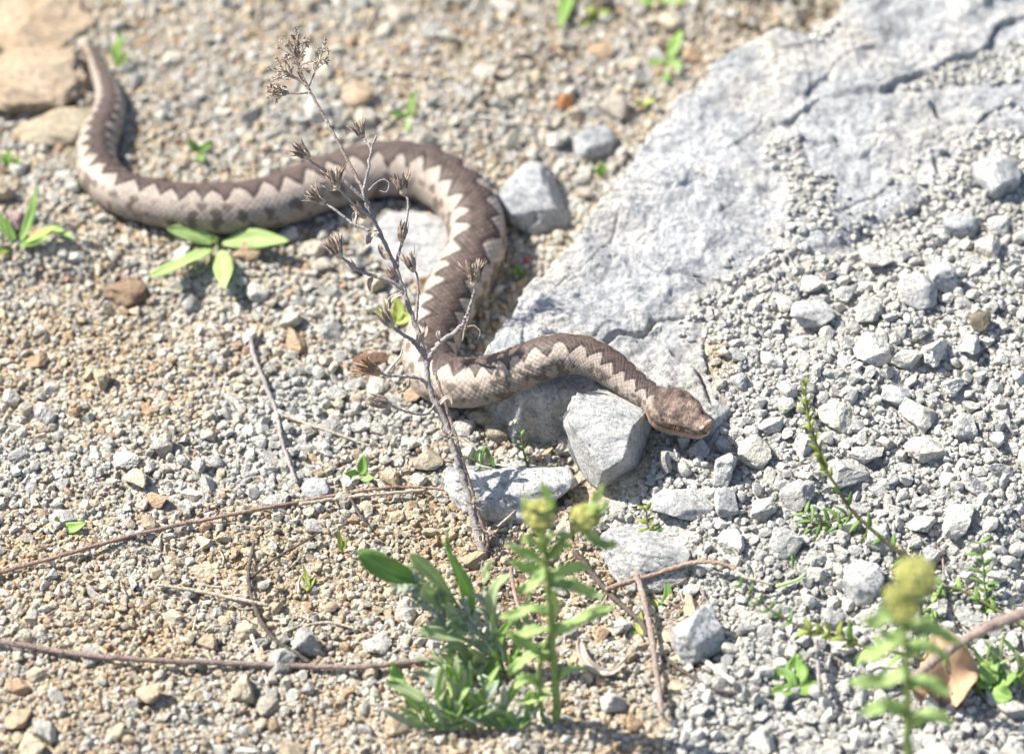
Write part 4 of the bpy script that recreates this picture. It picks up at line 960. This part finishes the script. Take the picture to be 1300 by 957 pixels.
p = Plant('seedling', 816, 810, 'small yellow-green shoot beside a leaning twig', k=.2); p.leaf([(816, 808), (812, 796), (814, 776)], 5, 'leaf_yellow'); p.leaf([(816, 808), (808, 806), (802, 800)], 4, 'leaf_yellow')

# broad-leaved downy herb at the foot of the dried plant
h = Plant('herb', 640, 852, 'grey-green downy herb with spoon-shaped leaves at the dried plant\'s foot', k=-.35)
for L, w_, m_, pr in (([(636, 826), (600, 796), (560, 756), (520, 722)], 9, 'leaf', 'linear'),):
    h.stem([(638, 850), (620, 815), (590, 785), (560, 755)], 4, 2, 'stem_green', bury=True)
LV = [([(562, 752), (530, 736), (495, 724), (452, 700)], 16, 'leaf_dark', 'spat'), ([(590, 780), (560, 740), (535, 715), (518, 702)], 9, 'leaf', 'spat'), ([(600, 790), (594, 750), (580, 720), (562, 686)], 9, 'leaf', 'lance'),
      ([(592, 770), (582, 735), (572, 705), (566, 668)], 3, 'stem_green', 'linear'), ([(575, 772), (556, 760), (545, 752), (540, 740)], 14, 'leaf_silver', 'oval'), ([(612, 752), (616, 735), (622, 720), (624, 712)], 8, 'leaf_silver', 'spat'),
      ([(640, 815), (628, 790), (625, 765), (632, 742), (650, 728)], 9, 'leaf_silver', 'spat'), ([(640, 820), (632, 806), (628, 795), (624, 780)], 9, 'leaf', 'lance'), ([(646, 842), (634, 820), (640, 800), (652, 786)], 8, 'leaf', 'lance'),
      ([(620, 830), (590, 812), (560, 806), (528, 800)], 9, 'leaf_silver', 'spat'), ([(610, 846), (590, 826), (576, 820), (556, 826)], 8, 'leaf_pale', 'lance'), ([(600, 800), (582, 790), (570, 770), (560, 768)], 9, 'leaf_silver', 'oval'),
      ([(600, 868), (584, 850), (570, 836), (556, 828)], 8, 'leaf_silver', 'lance'), ([(614, 872), (610, 850), (604, 830), (596, 822)], 9, 'leaf', 'lance'), ([(630, 876), (626, 852), (630, 834), (622, 822)], 9, 'leaf', 'lance'),
      ([(520, 886), (506, 866), (500, 850), (496, 838)], 9, 'leaf', 'lance'), ([(540, 890), (520, 878), (504, 870), (488, 866)], 9, 'leaf', 'lance'), ([(560, 884), (552, 866), (540, 856), (520, 852)], 6, 'leaf_pale', 'lance'),
      ([(580, 890), (576, 868), (572, 856), (566, 842)], 8, 'leaf', 'lance'), ([(604, 780), (590, 776), (572, 786), (566, 796)], 6, 'leaf_pale', 'lance'), ([(655, 860), (650, 842), (655, 826), (664, 812)], 7, 'leaf', 'lance'),
      ([(660, 840), (672, 828), (684, 822), (700, 820)], 6, 'leaf_silver', 'lance'), ([(640, 800), (660, 780), (668, 766), (676, 752)], 6, 'leaf_silver', 'lance')]
for i, (L, w_, m_, pr) in enumerate(LV): h.leaf([(a, b, -.002 - .004 * j) for j, (a, b) in enumerate(L)], w_ * .88, 'leaf_silver' if i % 3 == 1 else m_, pr, fold=.35, wave=.3)
# feathery silver shoots
for i, L in enumerate(([(588, 790), (560, 765), (540, 745), (526, 722)], [(580, 810), (560, 790), (546, 772), (530, 762)], [(620, 860), (590, 845), (570, 845), (548, 842)], [(560, 772), (540, 750), (522, 742), (505, 745)], [(610, 862), (600, 845), (580, 832), (575, 826)], [(636, 850), (622, 822), (606, 800), (590, 770)], [(632, 846), (612, 818), (588, 800), (566, 792)], [(640, 840), (634, 812), (622, 790), (614, 760)], [(648, 856), (656, 830), (660, 806), (668, 790)])):
    o, P = h.stem([(a, b, -.006) for a, b in L], 2.2, 1.2, 'leaf_pale', name='shoot', n=24)
    h.leaflets(P, 9, 20, 3.6, 'leaf_pale' if i % 2 else 'leaf_silver', ang=42, name='small_leaf')
# second clump of fresh leaves, low at the bottom
h2 = Plant('herb', 600, 925, 'low clump of fresh green leaves below the downy herb', k=-.25)
for i in range(54):
    a = R(h2.r.uniform(10, 170)); l = h2.r.uniform(34, 100); bx_ = 606 + h2.r.uniform(-70, 62)
    x1, y1 = bx_ + math.cos(a) * l * .8, 920 - math.sin(a) * l
    h2.leaf([(bx_, 925), ((bx_ + x1) / 2 + h2.r.normal() * 5, (925 + y1) / 2, -.006), (x1, y1, -.010)], h2.r.uniform(3, 6.2), ('leaf', 'leaf_silver', 'leaf_soft', 'leaf_pale', 'leaf')[i % 5], ('spat', 'lance')[i % 2], fold=.3, wave=.3)

def bud_mesh(seed):
    r = np.random.default_rng(seed); mb = MB(); V, F3 = ico(3); V = V * np.array([1, 1, .62]); mb.add(V, np.hstack([F3, F3[:, 2:3]]))
    v2, f2 = ico(1)
    for i in range(70):
        z = r.uniform(.05, 1); a = i * 2.39996; q = math.sqrt(1 - z * z); c = np.array([q * math.cos(a), q * math.sin(a), z * .62]); mb.add(v2 * .17 * np.array([1, 1, 1.1]) + c, np.hstack([f2, f2[:, 2:3]]))
    return mesh_np('flower_bud', np.vstack(mb.V), np.vstack(mb.F), M['bud'], smooth=True, uv=np.vstack(mb.UV))
BUD = bud_mesh(3)
def bud_plant(label, base, stems, buds, leaves, k):
    p = Plant('flowering_herb', base[0], base[1], label, k=k)
    for L, r0, r1 in stems: p.stem(L, r0, r1, 'stem_green', bury=(L[0] == base), n=len(L) * 7)
    for (px, py, w_, dd) in buds:
        q = p.P(px, py, dd); b = obj('flower_bud', BUD, p.root, loc=Vector(q) - Vector(root_loc(p.root)), scale=(w_ * PXM,) * 3); b.rotation_euler = (R(14), R(8), 0)
        V, F3 = ico(2)
        cup = mesh_np('bud_cup', V * np.array([.93, .93, .5]) + np.array([0, 0, -.36]), F3, M['leaf'], smooth=True); obj('bud_cup', cup, b)
        for j in range(7):
            a = j * .9 + px; c = np.array([math.cos(a), math.sin(a), 0])
            q2 = MB().blade([c * .5 + [0, 0, -.8], c * .98 + [0, 0, -.45], c * 1.08 + [0, 0, .02]], .22, c + np.array([0, 0, .2]), 2, 5, 'lance', .2, 0, j, thick=.05)
            obj('sepal', mesh_np('sepal', np.vstack(q2.V), np.vstack(q2.F), M['leaf'], smooth=True, uv=np.vstack(q2.UV)), b)
    for L, w_ in leaves: p.leaf([(a, b, -.002 * j) for j, (a, b) in enumerate(L)], w_ * 1.12, 'leaf_soft', 'tooth', fold=.3, wave=.45, ny=26)
    return p
bud_plant('pale green herb with two yellow flower buds on one forked stem', (706, 915),
    [([(706, 915), (705, 860), (700, 800), (697, 750), (694, 715), (692, 690), (688, 668)], 5, 3.2), ([(694, 712), (708, 690), (728, 676), (740, 668)], 3.6, 3), ([(700, 805), (688, 830), (684, 870), (690, 915)], 3, 3)],
    [(685, 653, 17.5, -.002), (743, 657, 15.5, .0)],
    [([(690, 668), (672, 655), (668, 636), (672, 618)], 4.5), ([(690, 664), (700, 642), (692, 624), (686, 612)], 4.5), ([(744, 664), (752, 645), (758, 632), (766, 616)], 5), ([(742, 668), (756, 652), (766, 645), (772, 632)], 4), ([(740, 668), (752, 684), (766, 692), (786, 690)], 5), ([(735, 670), (748, 676), (764, 688), (775, 690)], 4),
     ([(694, 715), (676, 706), (662, 702), (640, 690)], 6), ([(694, 722), (672, 722), (660, 718), (648, 712)], 6), ([(695, 725), (680, 738), (670, 746), (655, 748)], 6), ([(694, 708), (706, 700), (716, 694), (728, 692)], 6), ([(697, 735), (715, 724), (735, 720), (752, 722)], 6), ([(697, 742), (720, 740), (750, 752), (768, 758)], 6), ([(697, 738), (714, 742), (726, 744), (740, 742)], 5),
     ([(702, 800), (722, 795), (750, 780), (782, 770)], 6.5), ([(698, 778), (675, 772), (655, 780), (632, 784)], 5.5), ([(700, 800), (680, 800), (660, 806), (640, 800)], 6), ([(702, 838), (682, 826), (664, 814), (642, 806)], 6), ([(700, 820), (676, 830), (655, 846), (646, 858)], 6), ([(690, 700), (680, 690), (668, 684), (664, 690)], 5), ([(706, 862), (722, 850), (736, 848), (748, 852)], 4),
     ([(694, 700), (690, 684), (684, 676), (676, 674)], 4), ([(692, 690), (704, 680), (716, 678), (722, 682)], 5), ([(700, 790), (706, 770), (702, 756), (708, 748)], 4), ([(690, 870), (672, 862), (660, 866), (652, 874)], 5), ([(704, 880), (684, 884), (668, 892), (655, 890)], 6)], -.82)
bud_plant('tall herb with clustered yellow buds rising beside a crumpled dead leaf', (1150, 1110),
    [([(1150, 1110), (1152, 980), (1152, 880), (1150, 820), (1150, 785), (1158, 745)], 6, 4), ([(1150, 800), (1144, 785), (1138, 768)], 4, 4)],
    [(1162, 732, 21, -.004), (1138, 757, 13, 0), (1148, 774, 14, -.006)],
    [([(1150, 790), (1125, 782), (1110, 790), (1092, 786)], 7), ([(1150, 796), (1176, 794), (1200, 806), (1222, 818)], 7), ([(1151, 815), (1130, 818), (1108, 832), (1085, 838)], 7), ([(1151, 825), (1172, 820), (1190, 826), (1204, 838)], 7), ([(1150, 785), (1130, 770), (1124, 764), (1118, 772)], 6), ([(1152, 850), (1128, 862), (1105, 866), (1075, 866)], 7), ([(1152, 870), (1172, 864), (1190, 872), (1210, 880)], 7), ([(1150, 782), (1166, 770), (1172, 756), (1176, 764)], 6),
     ([(1152, 905), (1125, 895), (1108, 900), (1090, 905)], 7), ([(1152, 920), (1176, 908), (1196, 910), (1212, 922)], 7), ([(1150, 800), (1140, 806), (1128, 808), (1118, 802)], 6)], -1.0)

# thin-leaved sprigs
v = Plant('sprig', 1182, 740, 'long thin sprig with narrow leaflets arching over the grey debris', k=-.25)
o, P = v.stem([(1182, 740), (1150, 708), (1110, 675), (1082, 648), (1062, 618), (1046, 590), (1036, 562), (1026, 528), (1022, 492)], 3.2, 1.2, 'stem_olive', bury=True, n=60)
v.leaflets(P[4:34], 8, 24, 3.0, 'leaf_dark', both=False, ang=65); v.leaflets(P[34:], 13, 15, 2.4, 'leaf_yellow', ang=28)
v.leaf([(1048, 592), (1040, 578), (1034, 566)], 5, 'leaf_yellow', 'lance'); v.leaf([(1050, 596), (1044, 584), (1042, 570)], 5, 'leaf_yellow', 'lance')
o, P = v.stem([(1084, 650), (1070, 656), (1052, 662), (1036, 664), (1022, 652)], 1.6, .8, 'stem_olive', name='branch', n=26, k=.6); v.leaflets(P, 6, 20, 2.6, 'leaf_dark', ang=70)
o, P = v.stem([(1120, 682), (1096, 676), (1070, 668), (1050, 664)], 1.3, .8, 'stem_olive', name='branch', n=26, k=.8); v.leaflets(P, 6, 16, 2.6, 'leaf_dark', ang=75)
o, P = v.stem([(1036, 664), (1024, 678), (1014, 690), (1006, 702)], 1.2, .8, 'stem_olive', name='branch', n=20, k=.9); v.leaflets(P, 4, 18, 2.6, 'leaf_dark', ang=40, both=False)
v = Plant('sprig', 724, 628, 'thin olive sprig arching from the dried stem over pale rock', k=-.1)
o, P = v.stem([(724, 628), (700, 610), (672, 599), (640, 594), (612, 588), (588, 578)], 2.4, 1.6, 'stem_olive', bury=True, n=44)
for L in ([(628, 593), (622, 580), (617, 568)], [(612, 590), (612, 578), (616, 566)], [(604, 586), (606, 576), (611, 570)], [(622, 594), (612, 606), (600, 618)], [(628, 596), (618, 612), (608, 628)], [(610, 592), (602, 604), (596, 612)], [(625, 600), (630, 606), (634, 612)]): v.leaf([(a, b, -.003) for a, b in L], 2.4, 'leaf_dark', 'linear')
o, P = v.stem([(672, 598), (668, 585), (664, 570), (662, 552)], 1.5, .8, 'stem_olive', name='branch', n=24); v.leaflets(P, 7, 12, 2.0, 'leaf_dark', both=False, ang=50)
o, P = v.stem([(700, 611), (706, 604), (712, 596)], 1.3, .8, 'stem_olive', name='branch', n=14); v.leaflets(P, 4, 10, 2.0, 'leaf_yellow', ang=50)
v = Plant('sprig', 826, 680, 'tiny upright reddish sprig on pale rock rubble', k=-.3); o, P = v.stem([(826, 680), (822, 664), (820, 648)], 1.6, .9, 'stem_olive', bury=True, n=16); v.leaflets(P, 4, 15, 3, 'leaf_yellow', ang=60); v.leaflets(P, 3, 18, 2.4, 'leaf_dark', ang=75, end=.4)
v = Plant('sprig', 1252, 775, 'upright feathery green sprig behind a dark twig', k=-.3); o, P = v.stem([(1252, 775), (1250, 745), (1248, 715), (1244, 690)], 2.0, 1.0, 'stem_green', bury=True, n=30); v.leaflets(P, 8, 18, 2.6, 'leaf_dark', ang=65)
v = Plant('sprig', 1300, 800, 'trailing green sprig running into the dark twig', k=.3); o, P = v.stem([(1310, 800), (1262, 772), (1228, 752), (1196, 742)], 2.8, 1.8, 'stem_olive', n=30, bury=True); v.leaflets(P, 6, 16, 3.4, 'leaf', ang=40)
o, P = v.stem([(1196, 742), (1188, 760), (1182, 784)], 2.4, 1.4, 'stem_green', name='branch', n=16); v.leaflets(P, 5, 14, 3, 'leaf', ang=30)
v = Plant('sprig', 1240, 880, 'olive sprig with drooping leaflets trailing past the clustered yellow buds', k=-.2)
o, P = v.stem([(1250, 884), (1220, 862), (1185, 842), (1140, 828), (1095, 820), (1060, 806), (1028, 800), (990, 782), (962, 762), (940, 745)], 2.8, 1.0, 'stem_olive', bury=True, n=70); v.leaflets(P[:40], 9, 26, 3.6, 'leaf', both=False, ang=60); v.leaflets(P[36:50], 6, 18, 4, 'leaf_yellow', ang=40); v.leaflets(P[52:], 6, 15, 2.4, 'leaf_dark', ang=55)
v = Plant('grass_tuft', 1275, 870, 'wispy pale green grass crossing under the dark twig', 'grass', k=-.1)
for i in range(22):
    a = R(v.r.uniform(15, 165)); l = v.r.uniform(40, 95); bx_ = 1272 + v.r.uniform(-40, 40); x1, y1 = bx_ + math.cos(a) * l * .8, 868 - math.sin(a) * l * .8
    v.leaf([(bx_, 872), ((bx_ + x1) / 2 + v.r.normal() * 6, (872 + y1) / 2 - 4, -.004), (x1, y1, -.006)], v.r.uniform(1.6, 3), ('leaf', 'leaf_silver', 'leaf_yellow')[i % 3], 'linear', nx=2)
v = Plant('seedling', 1262, 872, 'broad yellow-green leaves at the foot of wispy grass', k=0)
for L, w_ in (([(1262, 868), (1256, 850), (1268, 838)], 13), ([(1264, 870), (1280, 860), (1292, 856)], 11), ([(1260, 872), (1246, 862), (1236, 850)], 10), ([(1262, 872), (1270, 880), (1286, 886)], 12)): v.leaf([(a, b, -.005) for a, b in L], w_, 'leaf', 'oval')

# twigs and straws lying on the ground
def twig(L, r0, r1, mat, label, name='twig', cat='twig', k=1.0, wob=.15, lift=0.0):
    P = []
    for i, q in enumerate(L):
        p = hit(q[0], q[1]); z = q[2] if len(q) > 2 else 0.0
        P.append(at_z(q[0], q[1], p[2] + r0 * PXM * .8 + .0012 + lift + z))
    n = len(L) * 10; P = spline(P, n); P[:, :] += np.random.default_rng(1000 + len(L) + int(L[0][0])).normal(size=P.shape) * r0 * PXM * .1
    P[:, 2] = np.maximum(P[:, 2], surf(P[:, 0], P[:, 1]) + r0 * PXM * .5)
    o = P[0].copy(); mb = MB().tube(P, np.linspace(r0, r1, n) * PXM, 8, wob=wob, seed=n)
    if len(L) >= 9:
        rs = np.random.default_rng(n)
        for _ in range(16):
            q = int(rs.integers(4, n - 4)); v = (P[q + 1] - P[q]); v = v / np.linalg.norm(v) + rs.normal(size=3) * .8; v[2] = abs(v[2]) * .6; v /= np.linalg.norm(v); l = rs.uniform(4, 15) * PXM
            mb.tube([P[q], P[q] + v * l * .5, P[q] + v * l], np.array([.9, .6, .3]) * PXM, 5)
    return tag(mb.obj(name, M[mat], origin=o), label, cat)
twig([(-40, 742), (0, 726), (60, 710), (130, 690), (200, 672), (300, 652), (400, 633), (440, 626), (482, 620), (520, 618), (572, 622)], 3.0, 1.8, 'twig_red', 'long reddish straight twig lying across the gravel to the dried stem', lift=.003)
twig([(380, 640), (420, 634), (470, 628), (540, 622)], 2.6, 2.0, 'straw', 'pale straw running close beside the long reddish twig', 'straw', 'straw', lift=.004)
twig([(-40, 808), (0, 814), (60, 824), (120, 832), (200, 838), (300, 842), (400, 846), (460, 846), (520, 840), (570, 832)], 3.6, 3.2, 'twig', 'long grey-brown twig lying across the tan gravel below dark tendrils', lift=.003)
twig([(318, 428), (322, 450), (336, 486), (350, 520), (358, 560), (376, 612)], 3.2, 2.4, 'twig_grey', 'crooked grey root half sunk in the mixed gravel', lift=.002)
twig([(322, 440), (336, 410), (352, 376), (358, 358)], 2.0, 1.2, 'straw', 'faint pale straw joining the crooked grey root', 'straw', 'straw')
twig([(350, 524), (385, 536), (420, 548), (470, 566)], 2.2, 1.5, 'straw', 'thin pale straw branching off the crooked grey root', 'straw', 'straw', lift=.002)
twig([(322, 690), (316, 724), (318, 752), (330, 786), (350, 812), (392, 840)], 2.2, 2.6, 'twig_dark', 'dark curved tendril bending down to the grey-brown twig', lift=.003)
twig([(320, 732), (350, 708), (382, 690), (404, 676)], 1.8, 1.2, 'twig_dark', 'thin dark straight tendril rising from the curved one', lift=.004)
twig([(200, 742), (240, 748), (280, 756), (312, 762), (340, 768)], 2.0, 2.4, 'straw', 'bleached straw lying behind the dark curved tendril', 'straw', 'straw', lift=.003)
twig([(388, 794), (410, 790), (430, 792), (450, 797)], 2.0, 1.6, 'straw', 'short bleached straw right of the dark curved tendril', 'straw', 'straw', lift=.002)
twig([(316, 796), (326, 824), (340, 868)], 2.6, 2.2, 'dead_pale', 'pale flat straw tucked under the grey-brown twig', 'straw', 'straw')
twig([(440, 618), (446, 634), (456, 652), (466, 668)], 1.8, 1.4, 'twig_dark', 'short dark stalk crossing the pale straw', lift=.005)
twig([(148, 350), (136, 372), (122, 392)], 2.6, 1.8, 'twig_grey', 'short grey stick beside the sandy earth clod')
twig([(792, 686), (800, 706), (812, 740), (824, 790), (832, 840), (840, 905)], 3.9, 3.6, 'twig', 'upright brown twig leaning over the low broad rock', lift=.006)
twig([(770, 748), (800, 738), (840, 726), (880, 714), (912, 714), (934, 722)], 3.4, 2.6, 'twig_red', 'reddish arched twig resting on the low broad rock', lift=.005)
twig([(930, 720), (945, 732), (960, 736), (982, 742)], 2.4, 1.2, 'straw', 'tan curled rootlets at the tip of the reddish arched twig', 'root', 'root', lift=.006)
twig([(932, 722), (938, 708), (930, 696)], 1.6, .8, 'straw', 'short tan rootlet bending up from the arched twig', 'root', 'root', lift=.006)
twig([(986, 744), (1000, 740), (1012, 736), (1022, 728)], 2.6, 1.6, 'leaf_silver', 'curled grey-green withered leaf on the grey debris', 'withered_leaf', 'leaf', lift=.003)
twig([(730, 700), (752, 728), (776, 756), (810, 786), (822, 806)], 4.0, 3.0, 'twig_dark', 'dark grey stick slanting behind the pale green herb', lift=.002)
twig([(858, 812), (880, 826), (905, 846), (932, 866)], 3.0, 3.6, 'dead_pale', 'snapped pale straw in front of the blue-grey cube-like stone', 'straw', 'straw', lift=.003)
twig([(840, 832), (866, 850), (900, 872), (930, 880)], 2.6, 2.2, 'twig_dark', 'dark root half buried in brown soil', lift=.001)
twig([(1330, 770, .05), (1290, 782, .05), (1250, 798, .045), (1215, 818, .035), (1190, 836, .025), (1150, 868, .004)], 7.5, 4.5, 'twig', 'thick brown twig rising above the wispy grass')
twig([(1188, 690), (1196, 706), (1198, 726)], 1.4, 1.2, 'twig_red', 'thin upright reddish stalk beside the upright feathery sprig', lift=.003)
twig([(1036, 812), (1038, 840), (1040, 880)], 2.4, 2.2, 'twig_grey', 'short grey stalk standing beside the round-leaved seedling', lift=.006)
twig([(880, 350), (888, 352)], 1.5, 1.0, 'twig_dark', 'tiny dark splinter on the slab')
twig([(1138, 690), (1146, 698), (1160, 714)], 3, 1, 'straw', 'split straw sheath at the base of the long thin sprig', 'straw', 'straw', lift=.002)
twig([(632, 668), (650, 652), (664, 636), (680, 620)], 1.6, 1.2, 'straw', 'pale straw leaning against the wide flat pale rock', 'straw', 'straw', lift=.006)
twig([(648, 720), (654, 756), (664, 790)], 2.6, 2, 'twig_red', 'pinkish stalk standing behind the pale green herb', lift=.008)
rt = np.random.default_rng(99)
# fine dead rootlets, a handful of real loose bits each
for i in range(72):
    zone = [(330, 780, 90, 40), (630, 730, 60, 60), (760, 790, 70, 50), (880, 760, 60, 30), (200, 760, 150, 60), (1240, 850, 60, 40)][i % 6]
    cx_, cy_ = zone[0] + rt.normal() * zone[2] * .6, zone[1] + rt.normal() * zone[3] * .6; a = rt.uniform(0, 6.28); l = rt.uniform(14, 40)
    twig([(cx_, cy_), (cx_ + math.cos(a) * l * .5 + rt.normal() * 4, cy_ + math.sin(a) * l * .35 + rt.normal() * 3), (cx_ + math.cos(a) * l, cy_ + math.sin(a) * l * .7)], 1.3, .8, ('straw', 'twig_grey', 'dead_pale', 'twig')[i % 4],
         'thin loose dry rootlet lying near ' + ('the dark curved tendril', 'the dried plant\'s base', 'the curled pale dead leaf', 'the reddish arched twig', 'the long grey-brown twig', 'the wispy grass')[i % 6], 'rootlet', 'root', lift=.001)['group'] = 'loose dry rootlets near ' + ('the tendril', 'the dried plant', 'the curled leaf', 'the arched twig', 'the grey-brown twig', 'the wispy grass')[i % 6]
# dead leaves
d = Plant('dead_leaf', 1205, 880, 'crumpled light brown dead leaf under the thick brown twig', 'leaf', k=.3, sink=0)
d.leaf([(1215, 900), (1208, 866, -.004), (1198, 832, -.010), (1186, 800, -.008)], 34, 'dead', 'oval', name='leaf_blade', fold=.35, wave=.5, nx=10, ny=20)
d.leaf([(1190, 890), (1178, 870, -.004), (1180, 850, -.008)], 16, 'dead', 'oval', name='leaf_blade', fold=.5, wave=.6)
d = Plant('dead_leaf', 770, 846, 'curled pale strip of dead leaf cradling small pebbles', 'leaf', k=.6, sink=0)
d.leaf([(736, 810), (742, 836, -.004), (762, 852, -.004), (782, 850, -.006), (798, 832, -.006)], 6, 'dead_pale', 'lance', name='leaf_blade', fold=.7, wave=.4)
